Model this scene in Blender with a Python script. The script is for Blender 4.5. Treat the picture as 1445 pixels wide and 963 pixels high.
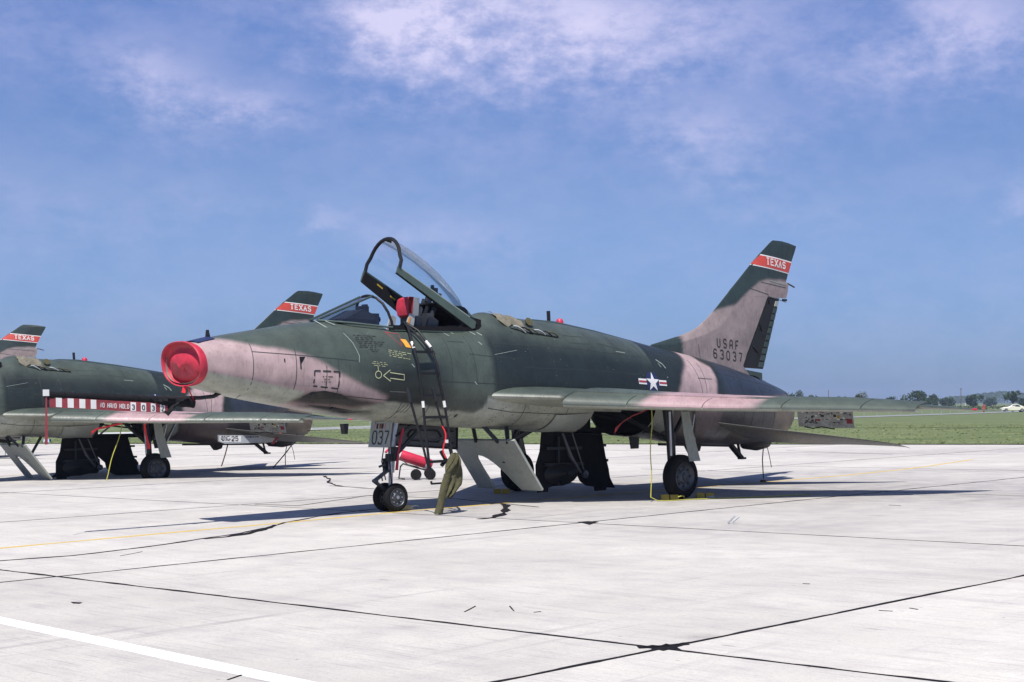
import bpy, bmesh, math, random
import numpy as np
from mathutils import Vector, Matrix, noise
random.seed(7); RNG = np.random.RandomState(5)
sc = bpy.context.scene
for o in list(bpy.data.objects): bpy.data.objects.remove(o)
R = math.radians

# ------------------------------------------------------------------ camera, world, sun, exposure
CAM_H = 1.721
cam = bpy.data.objects.new('camera', bpy.data.cameras.new('camera')); sc.collection.objects.link(cam)
cam.location = (0, 0, CAM_H); cam.rotation_euler = (R(90), 0, 0)
cam.data.sensor_width = 36; cam.data.lens = 2069.27 / 1445 * 36
cam.data.shift_y = (566.9 - 481.5) / 1445; cam.data.clip_start = .1; cam.data.clip_end = 20000
sc.camera = cam
sc.render.resolution_x, sc.render.resolution_y = 1024, 682
sc.view_settings.view_transform = 'Standard'; sc.view_settings.look = 'None'
sc.view_settings.exposure = 0.80; sc.view_settings.gamma = 1

# direction towards the sun: shadow shift per metre of height is (+.109, +.598)
SUN = Vector((-.109, -.598, 1)).normalized()
SUN_EL = math.asin(SUN.z); SUN_AZ = math.atan2(SUN.x, SUN.y)
sun = bpy.data.objects.new('sun', bpy.data.lights.new('sun', 'SUN')); sc.collection.objects.link(sun)
sun.rotation_euler = SUN.to_track_quat('Z', 'Y').to_euler(); sun.location = (0, 0, 60)
sun.data.energy = 4.2; sun.data.angle = R(.53); sun.data.color = (1, .955, .89)

class NT:
    """small helper to wire shader nodes"""
    def __init__(s, tree): s.t = tree; s.n = tree.nodes; s.l = tree.links
    def new(s, typ, **kw):
        n = s.n.new(typ)
        for k, v in kw.items():
            if k == 'inp':
                for kk, vv in v.items():
                    if isinstance(vv, bpy.types.NodeSocket): s.l.new(vv, n.inputs[kk])
                    else: n.inputs[kk].default_value = vv
            else: setattr(n, k, v)
        return n
    def math(s, op, a, b=None, c=None, clamp=False):
        n = s.n.new('ShaderNodeMath'); n.operation = op; n.use_clamp = clamp
        for i, v in enumerate((a, b, c)):
            if v is None: continue
            if isinstance(v, (int, float)): n.inputs[i].default_value = v
            else: s.l.new(v, n.inputs[i])
        return n.outputs[0]
    def mix(s, f, a, b, mode='MIX'):
        n = s.n.new('ShaderNodeMix'); n.data_type = 'RGBA'; n.blend_type = mode
        for i, v in ((0, f), (6, a), (7, b)):
            if isinstance(v, bpy.types.NodeSocket): s.l.new(v, n.inputs[i])
            elif isinstance(v, (int, float)): n.inputs[i].default_value = v
            else: n.inputs[i].default_value = tuple(v)[:3] + (1,)
        return n.outputs[2]
    def noise(s, vec, scale, detail=4, rough=.55, dim='3D'):
        n = s.n.new('ShaderNodeTexNoise'); n.noise_dimensions = dim
        n.inputs['Scale'].default_value = scale; n.inputs['Detail'].default_value = detail; n.inputs['Roughness'].default_value = rough
        if vec is not None: s.l.new(vec, n.inputs['Vector'])
        return n.outputs[0]
    def mapr(s, v, a, b, c=0., d=1., smooth=False):
        n = s.n.new('ShaderNodeMapRange'); n.interpolation_type = 'SMOOTHSTEP' if smooth else 'LINEAR'; n.clamp = True
        s.l.new(v, n.inputs[0])
        for i, x in enumerate((a, b, c, d)): n.inputs[i + 1].default_value = x
        return n.outputs[0]
    def scale(s, vec, xyz):
        n = s.n.new('ShaderNodeMapping'); s.l.new(vec, n.inputs[0]); n.inputs['Scale'].default_value = xyz
        return n.outputs[0]

def make_world():
    w = bpy.data.worlds.new('World'); sc.world = w; w.use_nodes = True
    T = NT(w.node_tree); T.n.clear()
    out = T.new('ShaderNodeOutputWorld'); bg = T.new('ShaderNodeBackground', inp={'Strength': .05})
    sky = T.new('ShaderNodeTexSky', sky_type='NISHITA', sun_disc=False, sun_elevation=SUN_EL, sun_rotation=SUN_AZ,
                altitude=200, air_density=1.0, dust_density=.8, ozone_density=3.0)
    tc = T.new('ShaderNodeTexCoord'); sep = T.new('ShaderNodeSeparateXYZ', inp={0: tc.outputs['Generated']})
    el = T.math('ARCSINE', sep.outputs[2]); az = T.math('ARCTAN2', sep.outputs[0], sep.outputs[1])
    comb = T.new('ShaderNodeCombineXYZ', inp={0: az, 1: T.math('MULTIPLY', el, 1.7), 2: 0.})
    # cloud banks: soft elliptical patches (azimuth, elevation, half width, half height, density)
    n1 = T.noise(comb.outputs[0], 13, 10, .64); n2 = T.noise(comb.outputs[0], 46, 9, .66)
    wz = T.math('ADD', T.math('MULTIPLY', T.math('SUBTRACT', n1, .5), .14), az)
    we = T.math('ADD', T.math('MULTIPLY', T.math('SUBTRACT', n2, .5), .05), el)
    def pix(u, v, ru, rv): return ((u - 722.5) / 2069, (566.9 - v) / 2069, ru / 2069, rv / 2069)
    tot = None
    for (u, v, ru, rv, d) in [(560, 70, 75, 60, .38), (700, 40, 190, 62, .62), (640, 12, 95, 42, .72), (930, 30, 180, 55, .5), (800, 95, 260, 42, .30),
                              (232, 128, 62, 38, .55), (352, 155, 58, 20, .50), (285, 175, 110, 50, .16), (1010, 182, 95, 32, .40), (1040, 240, 55, 30, .22), (1360, 55, 90, 45, .5), (1300, 90, 130, 52, .28),
                              (1425, 300, 40, 26, .24), (470, 308, 45, 14, .26), (645, 335, 85, 26, .22), (130, 305, 130, 45, .16), (1130, 300, 60, 20, .12), (300, 280, 60, 25, .1),
                              (-260, 60, 260, 60, .5), (1900, 90, 260, 70, .5), (700, -190, 500, 110, .5)]:
        A, E, RA, RE = pix(u, v, ru, rv)
        x = T.math('DIVIDE', T.math('SUBTRACT', wz, A), RA); y = T.math('DIVIDE', T.math('SUBTRACT', we, E), RE)
        r2 = T.math('ADD', T.math('MULTIPLY', x, x), T.math('MULTIPLY', y, y))
        g = T.math('MULTIPLY', T.math('EXPONENT', T.math('MULTIPLY', r2, -.75)), d * .70)
        tot = g if tot is None else T.math('ADD', tot, g)
    wide = T.noise(T.scale(tc.outputs['Generated'], (2.2, 2.2, 5)), 1.6, 7, .6)
    tot = T.math('ADD', tot, T.mapr(wide, .3, .75, .03, .20))
    tex = T.mapr(T.math('ADD', T.math('MULTIPLY', n1, .66), T.math('MULTIPLY', n2, .34)), .32, .66, .35, 1.35, True)
    cl = T.math('MULTIPLY', tot, tex, clamp=True)
    # a slightly violet clear sky, paler low down, as the slide film shows it
    low = T.mapr(el, -.02, .15, 0, 1, True); high = T.mapr(el, .14, .30, 0, 1, True)
    tint = T.mix(high, T.mix(low, (.375, .62, 1.24), (.72, .84, 1.20)), (.60, .86, 1.38))
    skyc = T.mix(1., sky.outputs[0], tint, 'MULTIPLY')
    col = T.mix(cl, skyc, (8.0, 7.8, 10.9))
    T.l.new(col, bg.inputs[0]); T.l.new(bg.outputs[0], out.inputs[0])
make_world()

# ------------------------------------------------------------------ materials
MAT = {}
def base_mat(name):
    m = bpy.data.materials.new(name); m.use_nodes = True; MAT[name] = m
    T = NT(m.node_tree); b = T.n['Principled BSDF']; return m, T, b
def paint(name, col, rough=.5, var=.12, metal=0., scale=6., dirt=.25, bump=.0, spec=.5, attr=None):
    m, T, b = base_mat(name)
    tc = T.new('ShaderNodeTexCoord').outputs['Object']
    n = T.noise(tc, scale, 5, .6); n2 = T.noise(T.scale(tc, (3, 3, .6)), scale * 1.7, 5, .65); n3 = T.noise(tc, scale * .18, 3, .5)
    c = T.new('ShaderNodeAttribute', attribute_name=attr).outputs['Color'] if attr else tuple(col) + (1,)
    f = T.math('ADD', T.mapr(n, .3, .7, 1 - var, 1 + var), T.mapr(n3, .3, .7, -var, var))
    f = T.math('MULTIPLY', f, T.mapr(n2, .52, .75, 1, 1 - dirt))
    vv = T.new('ShaderNodeCombineXYZ', inp={0: f, 1: f, 2: f}).outputs[0]
    cc = T.mix(1., c, vv, 'MULTIPLY')
    T.l.new(cc, b.inputs['Base Color'])
    T.l.new(T.mapr(n2, .3, .7, max(rough - .1, .05), min(rough + .12, 1)), b.inputs['Roughness'])
    b.inputs['Metallic'].default_value = metal; b.inputs['Specular IOR Level'].default_value = spec
    if bump:
        bp = T.new('ShaderNodeBump', inp={'Strength': bump, 'Distance': .02, 'Height': T.noise(tc, scale * 2.2, 4, .6)})
        T.l.new(bp.outputs[0], b.inputs['Normal'])
    return m
paint('camouflage_paint', None, .42, .17, scale=5, dirt=.34, bump=.08, spec=.45, attr='paint')
paint('grey_paint', (.27, .29, .265), .5, .10, scale=7, dirt=.3, bump=.03)
paint('green_paint', (.052, .078, .066), .45, .12)
paint('dark_green_paint', (.022, .038, .034), .45, .12)
paint('dark_metal', (.03, .032, .036), .45, .2, metal=.5, spec=.25)
paint('black_interior', (.012, .012, .014), .8, .1, spec=.08)
paint('black_paint', (.010, .010, .012), .5, .1, spec=.25)
paint('steel', (.42, .43, .45), .35, .15, metal=.9)
paint('titanium', (.20, .165, .13), .45, .35, metal=.45, scale=9)
paint('rubber', (.009, .009, .010), .85, .2, dirt=.1, spec=.15)
paint('hub_metal', (.065, .07, .08), .4, .3, metal=.6)
paint('red_cover', (.40, .018, .040), .6, .2, scale=9, dirt=.12)
paint('red_canvas', (.22, .03, .04), .8, .15, bump=.3)
paint('red_ribbon', (.60, .02, .03), .7, .1)
paint('red_paint', (.42, .02, .05), .4, .12)
paint('band_red', (.42, .05, .035), .55, .08, dirt=.1)
paint('strap_red', (.20, .012, .014), .7, .1)
paint('insignia_red', (.32, .03, .045), .55, .08, dirt=.1)
paint('insignia_blue', (.012, .02, .07), .5, .08, dirt=.1)
paint('white_paint', (.60, .60, .59), .5, .05, dirt=.1)
paint('cream_mark', (.36, .38, .22), .6, .12)
paint('black_mark', (.012, .014, .014), .6, .1)
paint('dark_line', (.018, .028, .028), .7, .1)
paint('light_line', (.20, .24, .22), .6, .1)
paint('orange_paint', (.60, .26, .03), .6, .1)
paint('yellow_paint', (.36, .25, .02), .55, .15)
paint('pale_wood', (.66, .50, .22), .7, .15)
paint('yellow_rope', (.36, .34, .05), .7, .1)
paint('olive_cloth', (.062, .058, .024), .9, .25, bump=.6, scale=12)
paint('tan_cloth', (.12, .11, .08), .9, .25, bump=.5, scale=14)
paint('cockpit_grey', (.06, .066, .075), .6, .2)
paint('seat_blue', (.016, .020, .032), .6, .2, spec=.25)
paint('strap_brown', (.06, .028, .02), .8, .2)
paint('board_grey', (.26, .27, .27), .6, .3, scale=22, dirt=.5)
paint('car_cream', (.55, .54, .42), .3, .04, dirt=.05)
paint('car_glass', (.03, .04, .05), .1, .05, dirt=0)
paint('pole_wood', (.10, .08, .06), .9, .2)
paint('galvanised', (.30, .32, .34), .6, .15)
paint('marker_blue', (.30, .45, .70), .5, .1)
paint('gun_soot_shade', (.02, .019, .017), .8, .3, dirt=.3)

def glass_mat():
    m, T, b = base_mat('canopy_glass'); T.n.remove(b)
    out = [n for n in T.n if n.type == 'OUTPUT_MATERIAL'][0]
    tr = T.new('ShaderNodeBsdfTransparent', inp={'Color': (.90, .94, .96, 1)}); gl = T.new('ShaderNodeBsdfGlossy', inp={'Roughness': .03})
    lw = T.new('ShaderNodeLayerWeight', inp={'Blend': .22})
    mx = T.new('ShaderNodeMixShader', inp={0: T.math('ADD', T.math('MULTIPLY', lw.outputs['Fresnel'], .55), .03), 1: tr.outputs[0], 2: gl.outputs[0]})
    T.l.new(mx.outputs[0], out.inputs[0])
glass_mat()

def concrete_mat():
    m, T, b = base_mat('concrete')
    g = T.new('ShaderNodeNewGeometry').outputs['Position']; oi = T.new('ShaderNodeObjectInfo')
    rot = T.new('ShaderNodeVectorRotate', rotation_type='Z_AXIS', inp={'Vector': g, 'Angle': R(-47)}).outputs[0]
    big = T.noise(g, .35, 4, .6); mid = T.noise(g, 2.2, 6, .62); fine = T.noise(g, 70, 3, .7)
    streak = T.noise(T.scale(rot, (3.5, .22, 1)), 1., 6, .65); streak2 = T.noise(T.scale(rot, (30, 1.4, 1)), 1., 4, .6)
    wide = T.noise(T.scale(g, (.05, 1.1, 1)), 1., 5, .6)
    c = T.mix(T.mapr(big, .35, .65), (.425, .406, .372), (.515, .494, .452))
    c = T.mix(T.mapr(mid, .43, .68, 0, .40), c, (.34, .315, .315))
    c = T.mix(T.mapr(streak, .52, .74, 0, .34), c, (.26, .235, .245))
    c = T.mix(T.mapr(streak2, .54, .70, 0, .50), c, (.24, .22, .23))
    c = T.mix(T.mapr(wide, .55, .72, 0, .22), c, (.27, .245, .26))
    # oil and rubber grime where the aircraft stand and turn
    for (cx, cy, rx, ry, d) in [(4.5, 27.5, 9, 4.2, .5), (10, 24, 4.5, 2.2, .35), (-1.2, 22.2, 3.4, 1.3, .3), (3.2, 19.5, 2.4, 1.0, .3), (22, 44, 14, 2.2, .45), (-9, 36, 6, 3, .35), (.5, 33, 16, 1.2, .3), (8.3, 17.5, 3, 1.3, .2)]:
        s = T.new('ShaderNodeSeparateXYZ', inp={0: g})
        x = T.math('DIVIDE', T.math('SUBTRACT', s.outputs[0], float(cx)), float(rx)); y = T.math('DIVIDE', T.math('SUBTRACT', s.outputs[1], float(cy)), float(ry))
        e = T.math('EXPONENT', T.math('MULTIPLY', T.math('ADD', T.math('MULTIPLY', x, x), T.math('MULTIPLY', y, y)), -1.))
        f = T.math('MULTIPLY', T.math('MULTIPLY', e, T.mapr(mid, .3, .7, .45, 1.25)), float(d), clamp=True)
        c = T.mix(f, c, (.12, .115, .13))
    f = T.math('ADD', T.mapr(fine, .3, .7, .90, 1.06), T.math('MULTIPLY', T.math('SUBTRACT', oi.outputs['Random'], .5), .12))
    # small dark flecks and rust specks
    vo = T.new('ShaderNodeTexVoronoi', inp={'Vector': g, 'Scale': 3.2}).outputs['Distance']
    c = T.mix(T.mapr(vo, .035, .06, .55, 0), c, (.14, .12, .12))
    vo2 = T.new('ShaderNodeTexVoronoi', inp={'Vector': g, 'Scale': .55}).outputs['Distance']; c = T.mix(T.math('MULTIPLY', T.mapr(vo2, .02, .13, .5, 0, True), T.mapr(mid, .4, .6)), c, (.16, .15, .15))
    grit = T.noise(T.scale(rot, (42, 20, 1)), 1., 5, .75); c = T.mix(T.mapr(grit, .50, .68, 0, .42), c, (.27, .25, .235)); grit2 = T.noise(g, 120, 2, .6); c = T.mix(T.mapr(grit2, .60, .72, 0, .5), c, (.20, .18, .17))
    vo3 = T.new('ShaderNodeTexVoronoi', inp={'Vector': T.scale(rot, (2.2, .5, 1)), 'Scale': 1.3}).outputs['Distance']; c = T.mix(T.math('MULTIPLY', T.mapr(vo3, .02, .07, .7, 0), T.mapr(mid, .42, .55)), c, (.17, .155, .155))
    rub = T.noise(T.scale(rot, (.10, 4.5, 1)), 1., 4, .6); c = T.mix(T.math('MULTIPLY', T.mapr(rub, .60, .68, 0, .5), T.mapr(big, .4, .6)), c, (.20, .185, .19))
    c = T.mix(1., c, T.new('ShaderNodeCombineXYZ', inp={0: f, 1: f, 2: f}).outputs[0], 'MULTIPLY')
    T.l.new(c, b.inputs['Base Color']); b.inputs['Roughness'].default_value = .9; b.inputs['Specular IOR Level'].default_value = .25
    bp = T.new('ShaderNodeBump', inp={'Strength': .35, 'Distance': .004, 'Height': T.math('ADD', fine, T.math('MULTIPLY', streak2, 1.2))})
    T.l.new(bp.outputs[0], b.inputs['Normal'])
concrete_mat()
def simple_noise_mat(name, c1, c2, scale, rough=.95, stretch=(1, 1, 1), bump=0, c3=None):
    m, T, b = base_mat(name); g = T.new('ShaderNodeNewGeometry').outputs['Position']
    v = T.scale(g, stretch); n = T.noise(v, scale, 6, .65); n2 = T.noise(v, scale * 9, 4, .7)
    c = T.mix(T.mapr(n, .32, .68), c1, c2)
    if c3: c = T.mix(T.mapr(n2, .55, .7, 0, .7), c, c3)
    f = T.mapr(n2, .3, .7, .75, 1.2)
    c = T.mix(1., c, T.new('ShaderNodeCombineXYZ', inp={0: f, 1: f, 2: f}).outputs[0], 'MULTIPLY')
    T.l.new(c, b.inputs['Base Color']); b.inputs['Roughness'].default_value = rough; b.inputs['Specular IOR Level'].default_value = .1
    if bump:
        bp = T.new('ShaderNodeBump', inp={'Strength': bump, 'Distance': .1, 'Height': n2}); T.l.new(bp.outputs[0], b.inputs['Normal'])
simple_noise_mat('tar', (.006, .006, .008), (.016, .015, .017), 6)
simple_noise_mat('joint_filler', (.05, .045, .045), (.09, .08, .08), 4)
simple_noise_mat('yellow_line', (.50, .33, .04), (.50, .38, .13), 5, c3=(.34, .31, .25))
simple_noise_mat('white_line', (.78, .78, .78), (.70, .70, .70), 5)
simple_noise_mat('grass', (.078, .108, .046), (.135, .155, .072), .22, stretch=(.25, 1, 1), bump=.6, c3=(.19, .20, .11))
simple_noise_mat('grass_blade', (.11, .145, .062), (.18, .20, .095), .8, c3=(.24, .24, .13))
simple_noise_mat('road', (.26, .27, .28), (.31, .32, .33), .5)
simple_noise_mat('leaf', (.024, .042, .018), (.045, .070, .028), .5, c3=(.06, .085, .035))
simple_noise_mat('leaf_olive', (.06, .08, .035), (.11, .125, .06), .5, c3=(.14, .14, .07))
simple_noise_mat('bark', (.07, .055, .04), (.12, .10, .08), 3)

# ------------------------------------------------------------------ geometry helpers
class MB:
    def __init__(s): s.v = []; s.f = []
    def add(s, vs, fs):
        n = len(s.v); s.v += [tuple(float(c) for c in v) for v in vs]; s.f += [tuple(i + n for i in f) for f in fs]; return s
    def box(s, c, d, rot=None):
        M = rot if rot is not None else Matrix.Identity(3); c = Vector(c); hx, hy, hz = d[0] / 2, d[1] / 2, d[2] / 2
        vs = [c + M @ Vector((x * hx, y * hy, z * hz)) for x in (-1, 1) for y in (-1, 1) for z in (-1, 1)]
        return s.add(vs, [(0, 1, 3, 2), (4, 6, 7, 5), (0, 4, 5, 1), (2, 3, 7, 6), (0, 2, 6, 4), (1, 5, 7, 3)])
    def tube(s, pts, r, n=8, caps=True):
        pts = [Vector(p) for p in pts]; rs = r if isinstance(r, (list, tuple)) else [r] * len(pts); rings = []; up = None
        for i, p in enumerate(pts):
            t = (pts[min(i + 1, len(pts) - 1)] - pts[max(i - 1, 0)]).normalized()
            if up is None: up = Vector((0, 0, 1)) if abs(t.z) < .9 else Vector((1, 0, 0))
            x = t.cross(up).normalized(); y = x.cross(t).normalized(); up = y
            rings.append([p + (x * math.cos(2 * math.pi * k / n) + y * math.sin(2 * math.pi * k / n)) * rs[i] for k in range(n)])
        vs = [v for rg in rings for v in rg]; fs = []
        for i in range(len(pts) - 1):
            for k in range(n): fs.append((i * n + k, i * n + (k + 1) % n, (i + 1) * n + (k + 1) % n, (i + 1) * n + k))
        if caps: fs += [tuple(range(n))[::-1], tuple((len(pts) - 1) * n + k for k in range(n))]
        return s.add(vs, fs)
    def bar(s, p0, p1, w, h, up=(0, 0, 1)):
        p0, p1 = Vector(p0), Vector(p1); t = (p1 - p0).normalized(); u = Vector(up)
        if abs(t.dot(u)) > .98: u = Vector((1, 0, 0))
        x = t.cross(u).normalized(); y = x.cross(t).normalized(); vs = []
        for p in (p0, p1): vs += [p + x * w / 2 * a + y * h / 2 * b for a, b in ((-1, -1), (1, -1), (1, 1), (-1, 1))]
        return s.add(vs, [(0, 3, 2, 1), (4, 5, 6, 7), (0, 1, 5, 4), (1, 2, 6, 5), (2, 3, 7, 6), (3, 0, 4, 7)])
    def lathe(s, c, axis, prof, n=28):
        """prof: (distance along axis, radius)"""
        c = Vector(c); a = Vector(axis).normalized(); u = Vector((0, 0, 1)) if abs(a.z) < .9 else Vector((1, 0, 0))
        x = a.cross(u).normalized(); y = x.cross(a); vs = []
        for d, r in prof: vs += [c + a * d + (x * math.cos(2 * math.pi * k / n) + y * math.sin(2 * math.pi * k / n)) * max(r, 1e-4) for k in range(n)]
        fs = [(i * n + k, i * n + (k + 1) % n, (i + 1) * n + (k + 1) % n, (i + 1) * n + k) for i in range(len(prof) - 1) for k in range(n)]
        return s.add(vs, fs)
    def prism(s, poly, off):
        """poly: 3D loop, extruded by vector off"""
        n = len(poly); off = Vector(off); vs = [Vector(p) for p in poly] + [Vector(p) + off for p in poly]
        return s.add(vs, [tuple(range(n))[::-1], tuple(range(n, 2 * n))] + [(i, (i + 1) % n, (i + 1) % n + n, i + n) for i in range(n)])
    def grid(s, rows, closed=False):
        n = len(rows[0]); vs = [v for r in rows for v in r]; fs = []
        for i in range(len(rows) - 1):
            for k in range(n if closed else n - 1): fs.append((i * n + k, i * n + (k + 1) % n, (i + 1) * n + (k + 1) % n, (i + 1) * n + k))
        return s.add(vs, fs)
    def build(s, name, mat, parent=None, smooth=False, off=None, angle=40):
        me = bpy.data.meshes.new(name); vs = s.v
        if off is not None: vs = [(v[0] - off[0], v[1] - off[1], v[2] - off[2]) for v in vs]
        me.from_pydata(vs, [], s.f)
        bm = bmesh.new(); bm.from_mesh(me); bmesh.ops.recalc_face_normals(bm, faces=bm.faces)
        bmesh.ops.triangulate(bm, faces=[f for f in bm.faces if len(f.verts) > 4])
        if smooth:
            for f in bm.faces: f.smooth = True
            for e in bm.edges:
                if len(e.link_faces) == 2 and e.calc_face_angle(0) > R(angle): e.smooth = False
        bm.to_mesh(me); bm.free()
        me.materials.append(MAT[mat]); o = bpy.data.objects.new(name, me); sc.collection.objects.link(o)
        if parent is not None: o.parent = parent
        return o

def PL(a, p, z): return (a, -p, z)          # aircraft frame: a aft of the lip, p to port, z up
TILT = Matrix.Translation((0, 0, CAM_H)) @ Matrix.Rotation(R(-.983), 4, 'Y') @ Matrix.Translation((0, 0, -CAM_H))   # the apron's drainage fall
PLANE = [TILT @ Matrix.Translation((-4.629, 20.905, 0)) @ Matrix.Rotation(R(43.384), 4, 'Z'),
         TILT @ Matrix.Translation((-16.512, 32.108, -.16)) @ Matrix.Rotation(R(39.906), 4, 'Z') @ Matrix.Translation((8, 0, 0)) @ Matrix.Rotation(R(-1.0), 4, 'Y') @ Matrix.Translation((-8, 0, 0)),
         TILT @ Matrix.Translation((-31.0, 49.2, -.12)) @ Matrix.Rotation(R(20.0), 4, 'Z')]
def tag(o, label=None, cat=None, group=None, kind=None):
    for k, v in (('label', label), ('category', cat), ('group', group), ('kind', kind)):
        if v: o[k] = v
    return o
def thing(name, label, cat, M, group=None):
    o = bpy.data.objects.new(name, None); o.empty_display_size = .3; sc.collection.objects.link(o); o.matrix_world = M
    return tag(o, label, cat, group)
def copy_tree(o, parent=None):
    c = o.copy(); sc.collection.objects.link(c)
    if parent is not None: c.parent = parent; c.matrix_parent_inverse = o.matrix_parent_inverse.copy()
    for ch in list(o.children): copy_tree(ch, c)
    return c
def children_named(o, n): return [c for c in o.children if c.name.split('.')[0] == n]

def sd_poly(P, poly):
    """signed distance to polygon (negative inside) for N x 2 points"""
    poly = np.array(poly, float); x, y = P[:, 0], P[:, 1]; d = np.full(len(P), 1e9); ins = np.zeros(len(P), bool); n = len(poly)
    for i in range(n):
        a, b = poly[i], poly[(i + 1) % n]; e = b - a; w = P - a; t = np.clip((w @ e) / (e @ e), 0, 1)
        d = np.minimum(d, np.hypot(w[:, 0] - t * e[0], w[:, 1] - t * e[1]))
        c = ((a[1] > y) != (b[1] > y)) & (x < (b[0] - a[0]) * (y - a[1]) / (b[1] - a[1] + 1e-12) + a[0]); ins ^= c
    return np.where(ins, -d, d)
def fbm2(P, s, seed=0):
    return np.array([noise.fractal(Vector((p[0] * s + seed, p[1] * s, seed * .37)), 1., 2., 4) for p in P])
TAN = (.325, .240, .240); GREEN = (.047, .061, .050); DARK = (.0125, .0180, .0160); GREY = (.30, .315, .265); METAL = (.048, .043, .041); BLUISH = (.020, .026, .038)
def blend(col, c2, sd, soft):
    t = np.clip(.5 - sd / soft, 0, 1); t = t * t * (3 - 2 * t); return col * (1 - t[:, None]) + np.array(c2) * t[:, None]
def set_paint(o, cols):
    me = o.data; at = me.color_attributes.new('paint', 'FLOAT_COLOR', 'POINT')
    arr = np.ones((len(me.vertices), 4), np.float32); arr[:, :3] = cols; at.data.foreach_set('color', arr.ravel())
def vco(o):
    c = np.empty(len(o.data.vertices) * 3, np.float32); o.data.vertices.foreach_get('co', c); return c.reshape(-1, 3).astype(float)

# ------------------------------------------------------------------ fuselage surface: a, z top, z bottom, half width, z of max width, exponents
ST = np.array([(-.06, 2.60, 2.08, .47, 2.34, 2.5, 2.5), (0.0, 2.64, 2.04, .50, 2.34, 2.5, 2.5), (.26, 2.70, 1.965, .53, 2.32, 2.4, 2.4), (.6, 2.765, 1.885, .57, 2.28, 2.3, 2.4),
    (1.04, 2.835, 1.80, .61, 2.25, 2.2, 2.4), (1.67, 2.935, 1.695, .67, 2.22, 2.1, 2.4), (2.28, 3.00, 1.595, .72, 2.18, 2.0, 2.4), (2.8, 2.99, 1.515, .76, 2.14, 2.1, 2.4),
    (3.3, 2.95, 1.45, .79, 2.10, 2.4, 2.4), (4.2, 2.93, 1.375, .83, 2.05, 2.5, 2.4), (5.1, 2.97, 1.305, .86, 2.0, 2.4, 2.4), (5.4, 3.12, 1.285, .87, 2.0, 2.0, 2.4),
    (5.6, 3.26, 1.27, .875, 2.0, 1.75, 2.4), (6.03, 3.20, 1.245, .885, 1.98, 1.75, 2.4), (6.4, 3.16, 1.225, .89, 1.96, 1.8, 2.4), (7.4, 3.10, 1.14, .90, 1.92, 1.85, 2.4),
    (8.3, 2.98, 1.11, .90, 1.88, 1.85, 2.4), (9.06, 2.86, 1.05, .89, 1.84, 1.9, 2.4), (9.94, 2.72, .96, .87, 1.78, 1.9, 2.3), (11.0, 2.56, .83, .82, 1.70, 2.0, 2.2),
    (12.0, 2.38, .78, .75, 1.60, 2.0, 2.1), (13.0, 2.15, .78, .64, 1.46, 2.0, 2.1), (13.5, 2.02, .82, .56, 1.40, 2.0, 2.0), (13.8, 1.90, .88, .49, 1.36, 2.0, 2.0), (14.2, 1.8, .9, .45, 1.35, 2.0, 2.0)])
def fpar(a):
    a = np.atleast_1d(np.asarray(a, float)); w = np.array([-.24, -.12, 0, .12, .24]); k = np.exp(-(w / .14) ** 2); k /= k.sum()
    return [sum(ki * np.interp(a + wi, ST[:, 0], ST[:, i]) for ki, wi in zip(k, w)) for i in range(1, 7)]
def halfw(a, z):
    zt, zb, hw, zc, nt, nb = fpar(a); z = np.atleast_1d(np.asarray(z, float)); up = z >= zc
    h = np.where(up, zt - zc, zc - zb); n = np.where(up, nt, nb); t = np.clip(np.abs(z - zc) / h, 0, .9995); return hw * (1 - t ** n) ** (1 / n)
def fsec(a, th):
    zt, zb, hw, zc, nt, nb = fpar(a); s, c = np.sin(th), np.cos(th); n = np.where(s >= 0, nt, nb); h = np.where(s >= 0, zt - zc, zc - zb)
    return hw * np.sign(c) * np.abs(c) ** (2 / n), zc + h * np.sign(s) * np.abs(s) ** (2 / n)
def fsurf(a, z, off=.004, side=1):
    """point on the fuselage skin at (a, z), port side, lifted by off"""
    p = float(halfw(a, z)[0]); e = .01
    da = (float(halfw(a + e, z)[0]) - float(halfw(a - e, z)[0])) / (2 * e); dz = (float(halfw(a, z + e)[0]) - float(halfw(a, z - e)[0])) / (2 * e)
    n = Vector((-da, 1, -dz)).normalized(); q = Vector((a, p, z)) + n * off; return (q.x, -q.y * side, q.z)
def plane_surf(p0):
    return lambda a, z, off=.004, side=1: (a, -(p0(a, z) + off) * side, z)

def decal(mb, poly, off=.005, surf=fsurf, maxlen=.07):
    bm = bmesh.new(); vs = [bm.verts.new((q[0], q[1], 0)) for q in poly]; f = bm.faces.new(vs); bmesh.ops.triangulate(bm, faces=[f])
    for _ in range(4):
        es = [e for e in bm.edges if e.calc_length() > maxlen]
        if not es: break
        bmesh.ops.subdivide_edges(bm, edges=es, cuts=1, use_grid_fill=True); bmesh.ops.triangulate(bm, faces=[f for f in bm.faces if len(f.verts) > 3])
    bm.verts.index_update(); mb.add([surf(v.co.x, v.co.y, off) for v in bm.verts], [tuple(v.index for v in f.verts) for f in bm.faces]); bm.free()
def line(mb, pts, w, off=.003, surf=fsurf, step=.08):
    P = []
    for (a0, z0), (a1, z1) in zip(pts[:-1], pts[1:]):
        n = max(1, int(math.hypot(a1 - a0, z1 - z0) / step)); P += [(a0 + (a1 - a0) * i / n, z0 + (z1 - z0) * i / n) for i in range(n)]
    P.append(pts[-1]); rows = []
    for i, q in enumerate(P):
        t = Vector(P[min(i + 1, len(P) - 1)]) - Vector(P[max(i - 1, 0)]); t.normalize(); nx, nz = -t.y * w / 2, t.x * w / 2
        rows.append([surf(q[0] + nx, q[1] + nz, off), surf(q[0] - nx, q[1] - nz, off)])
    mb.grid(rows)
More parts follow.
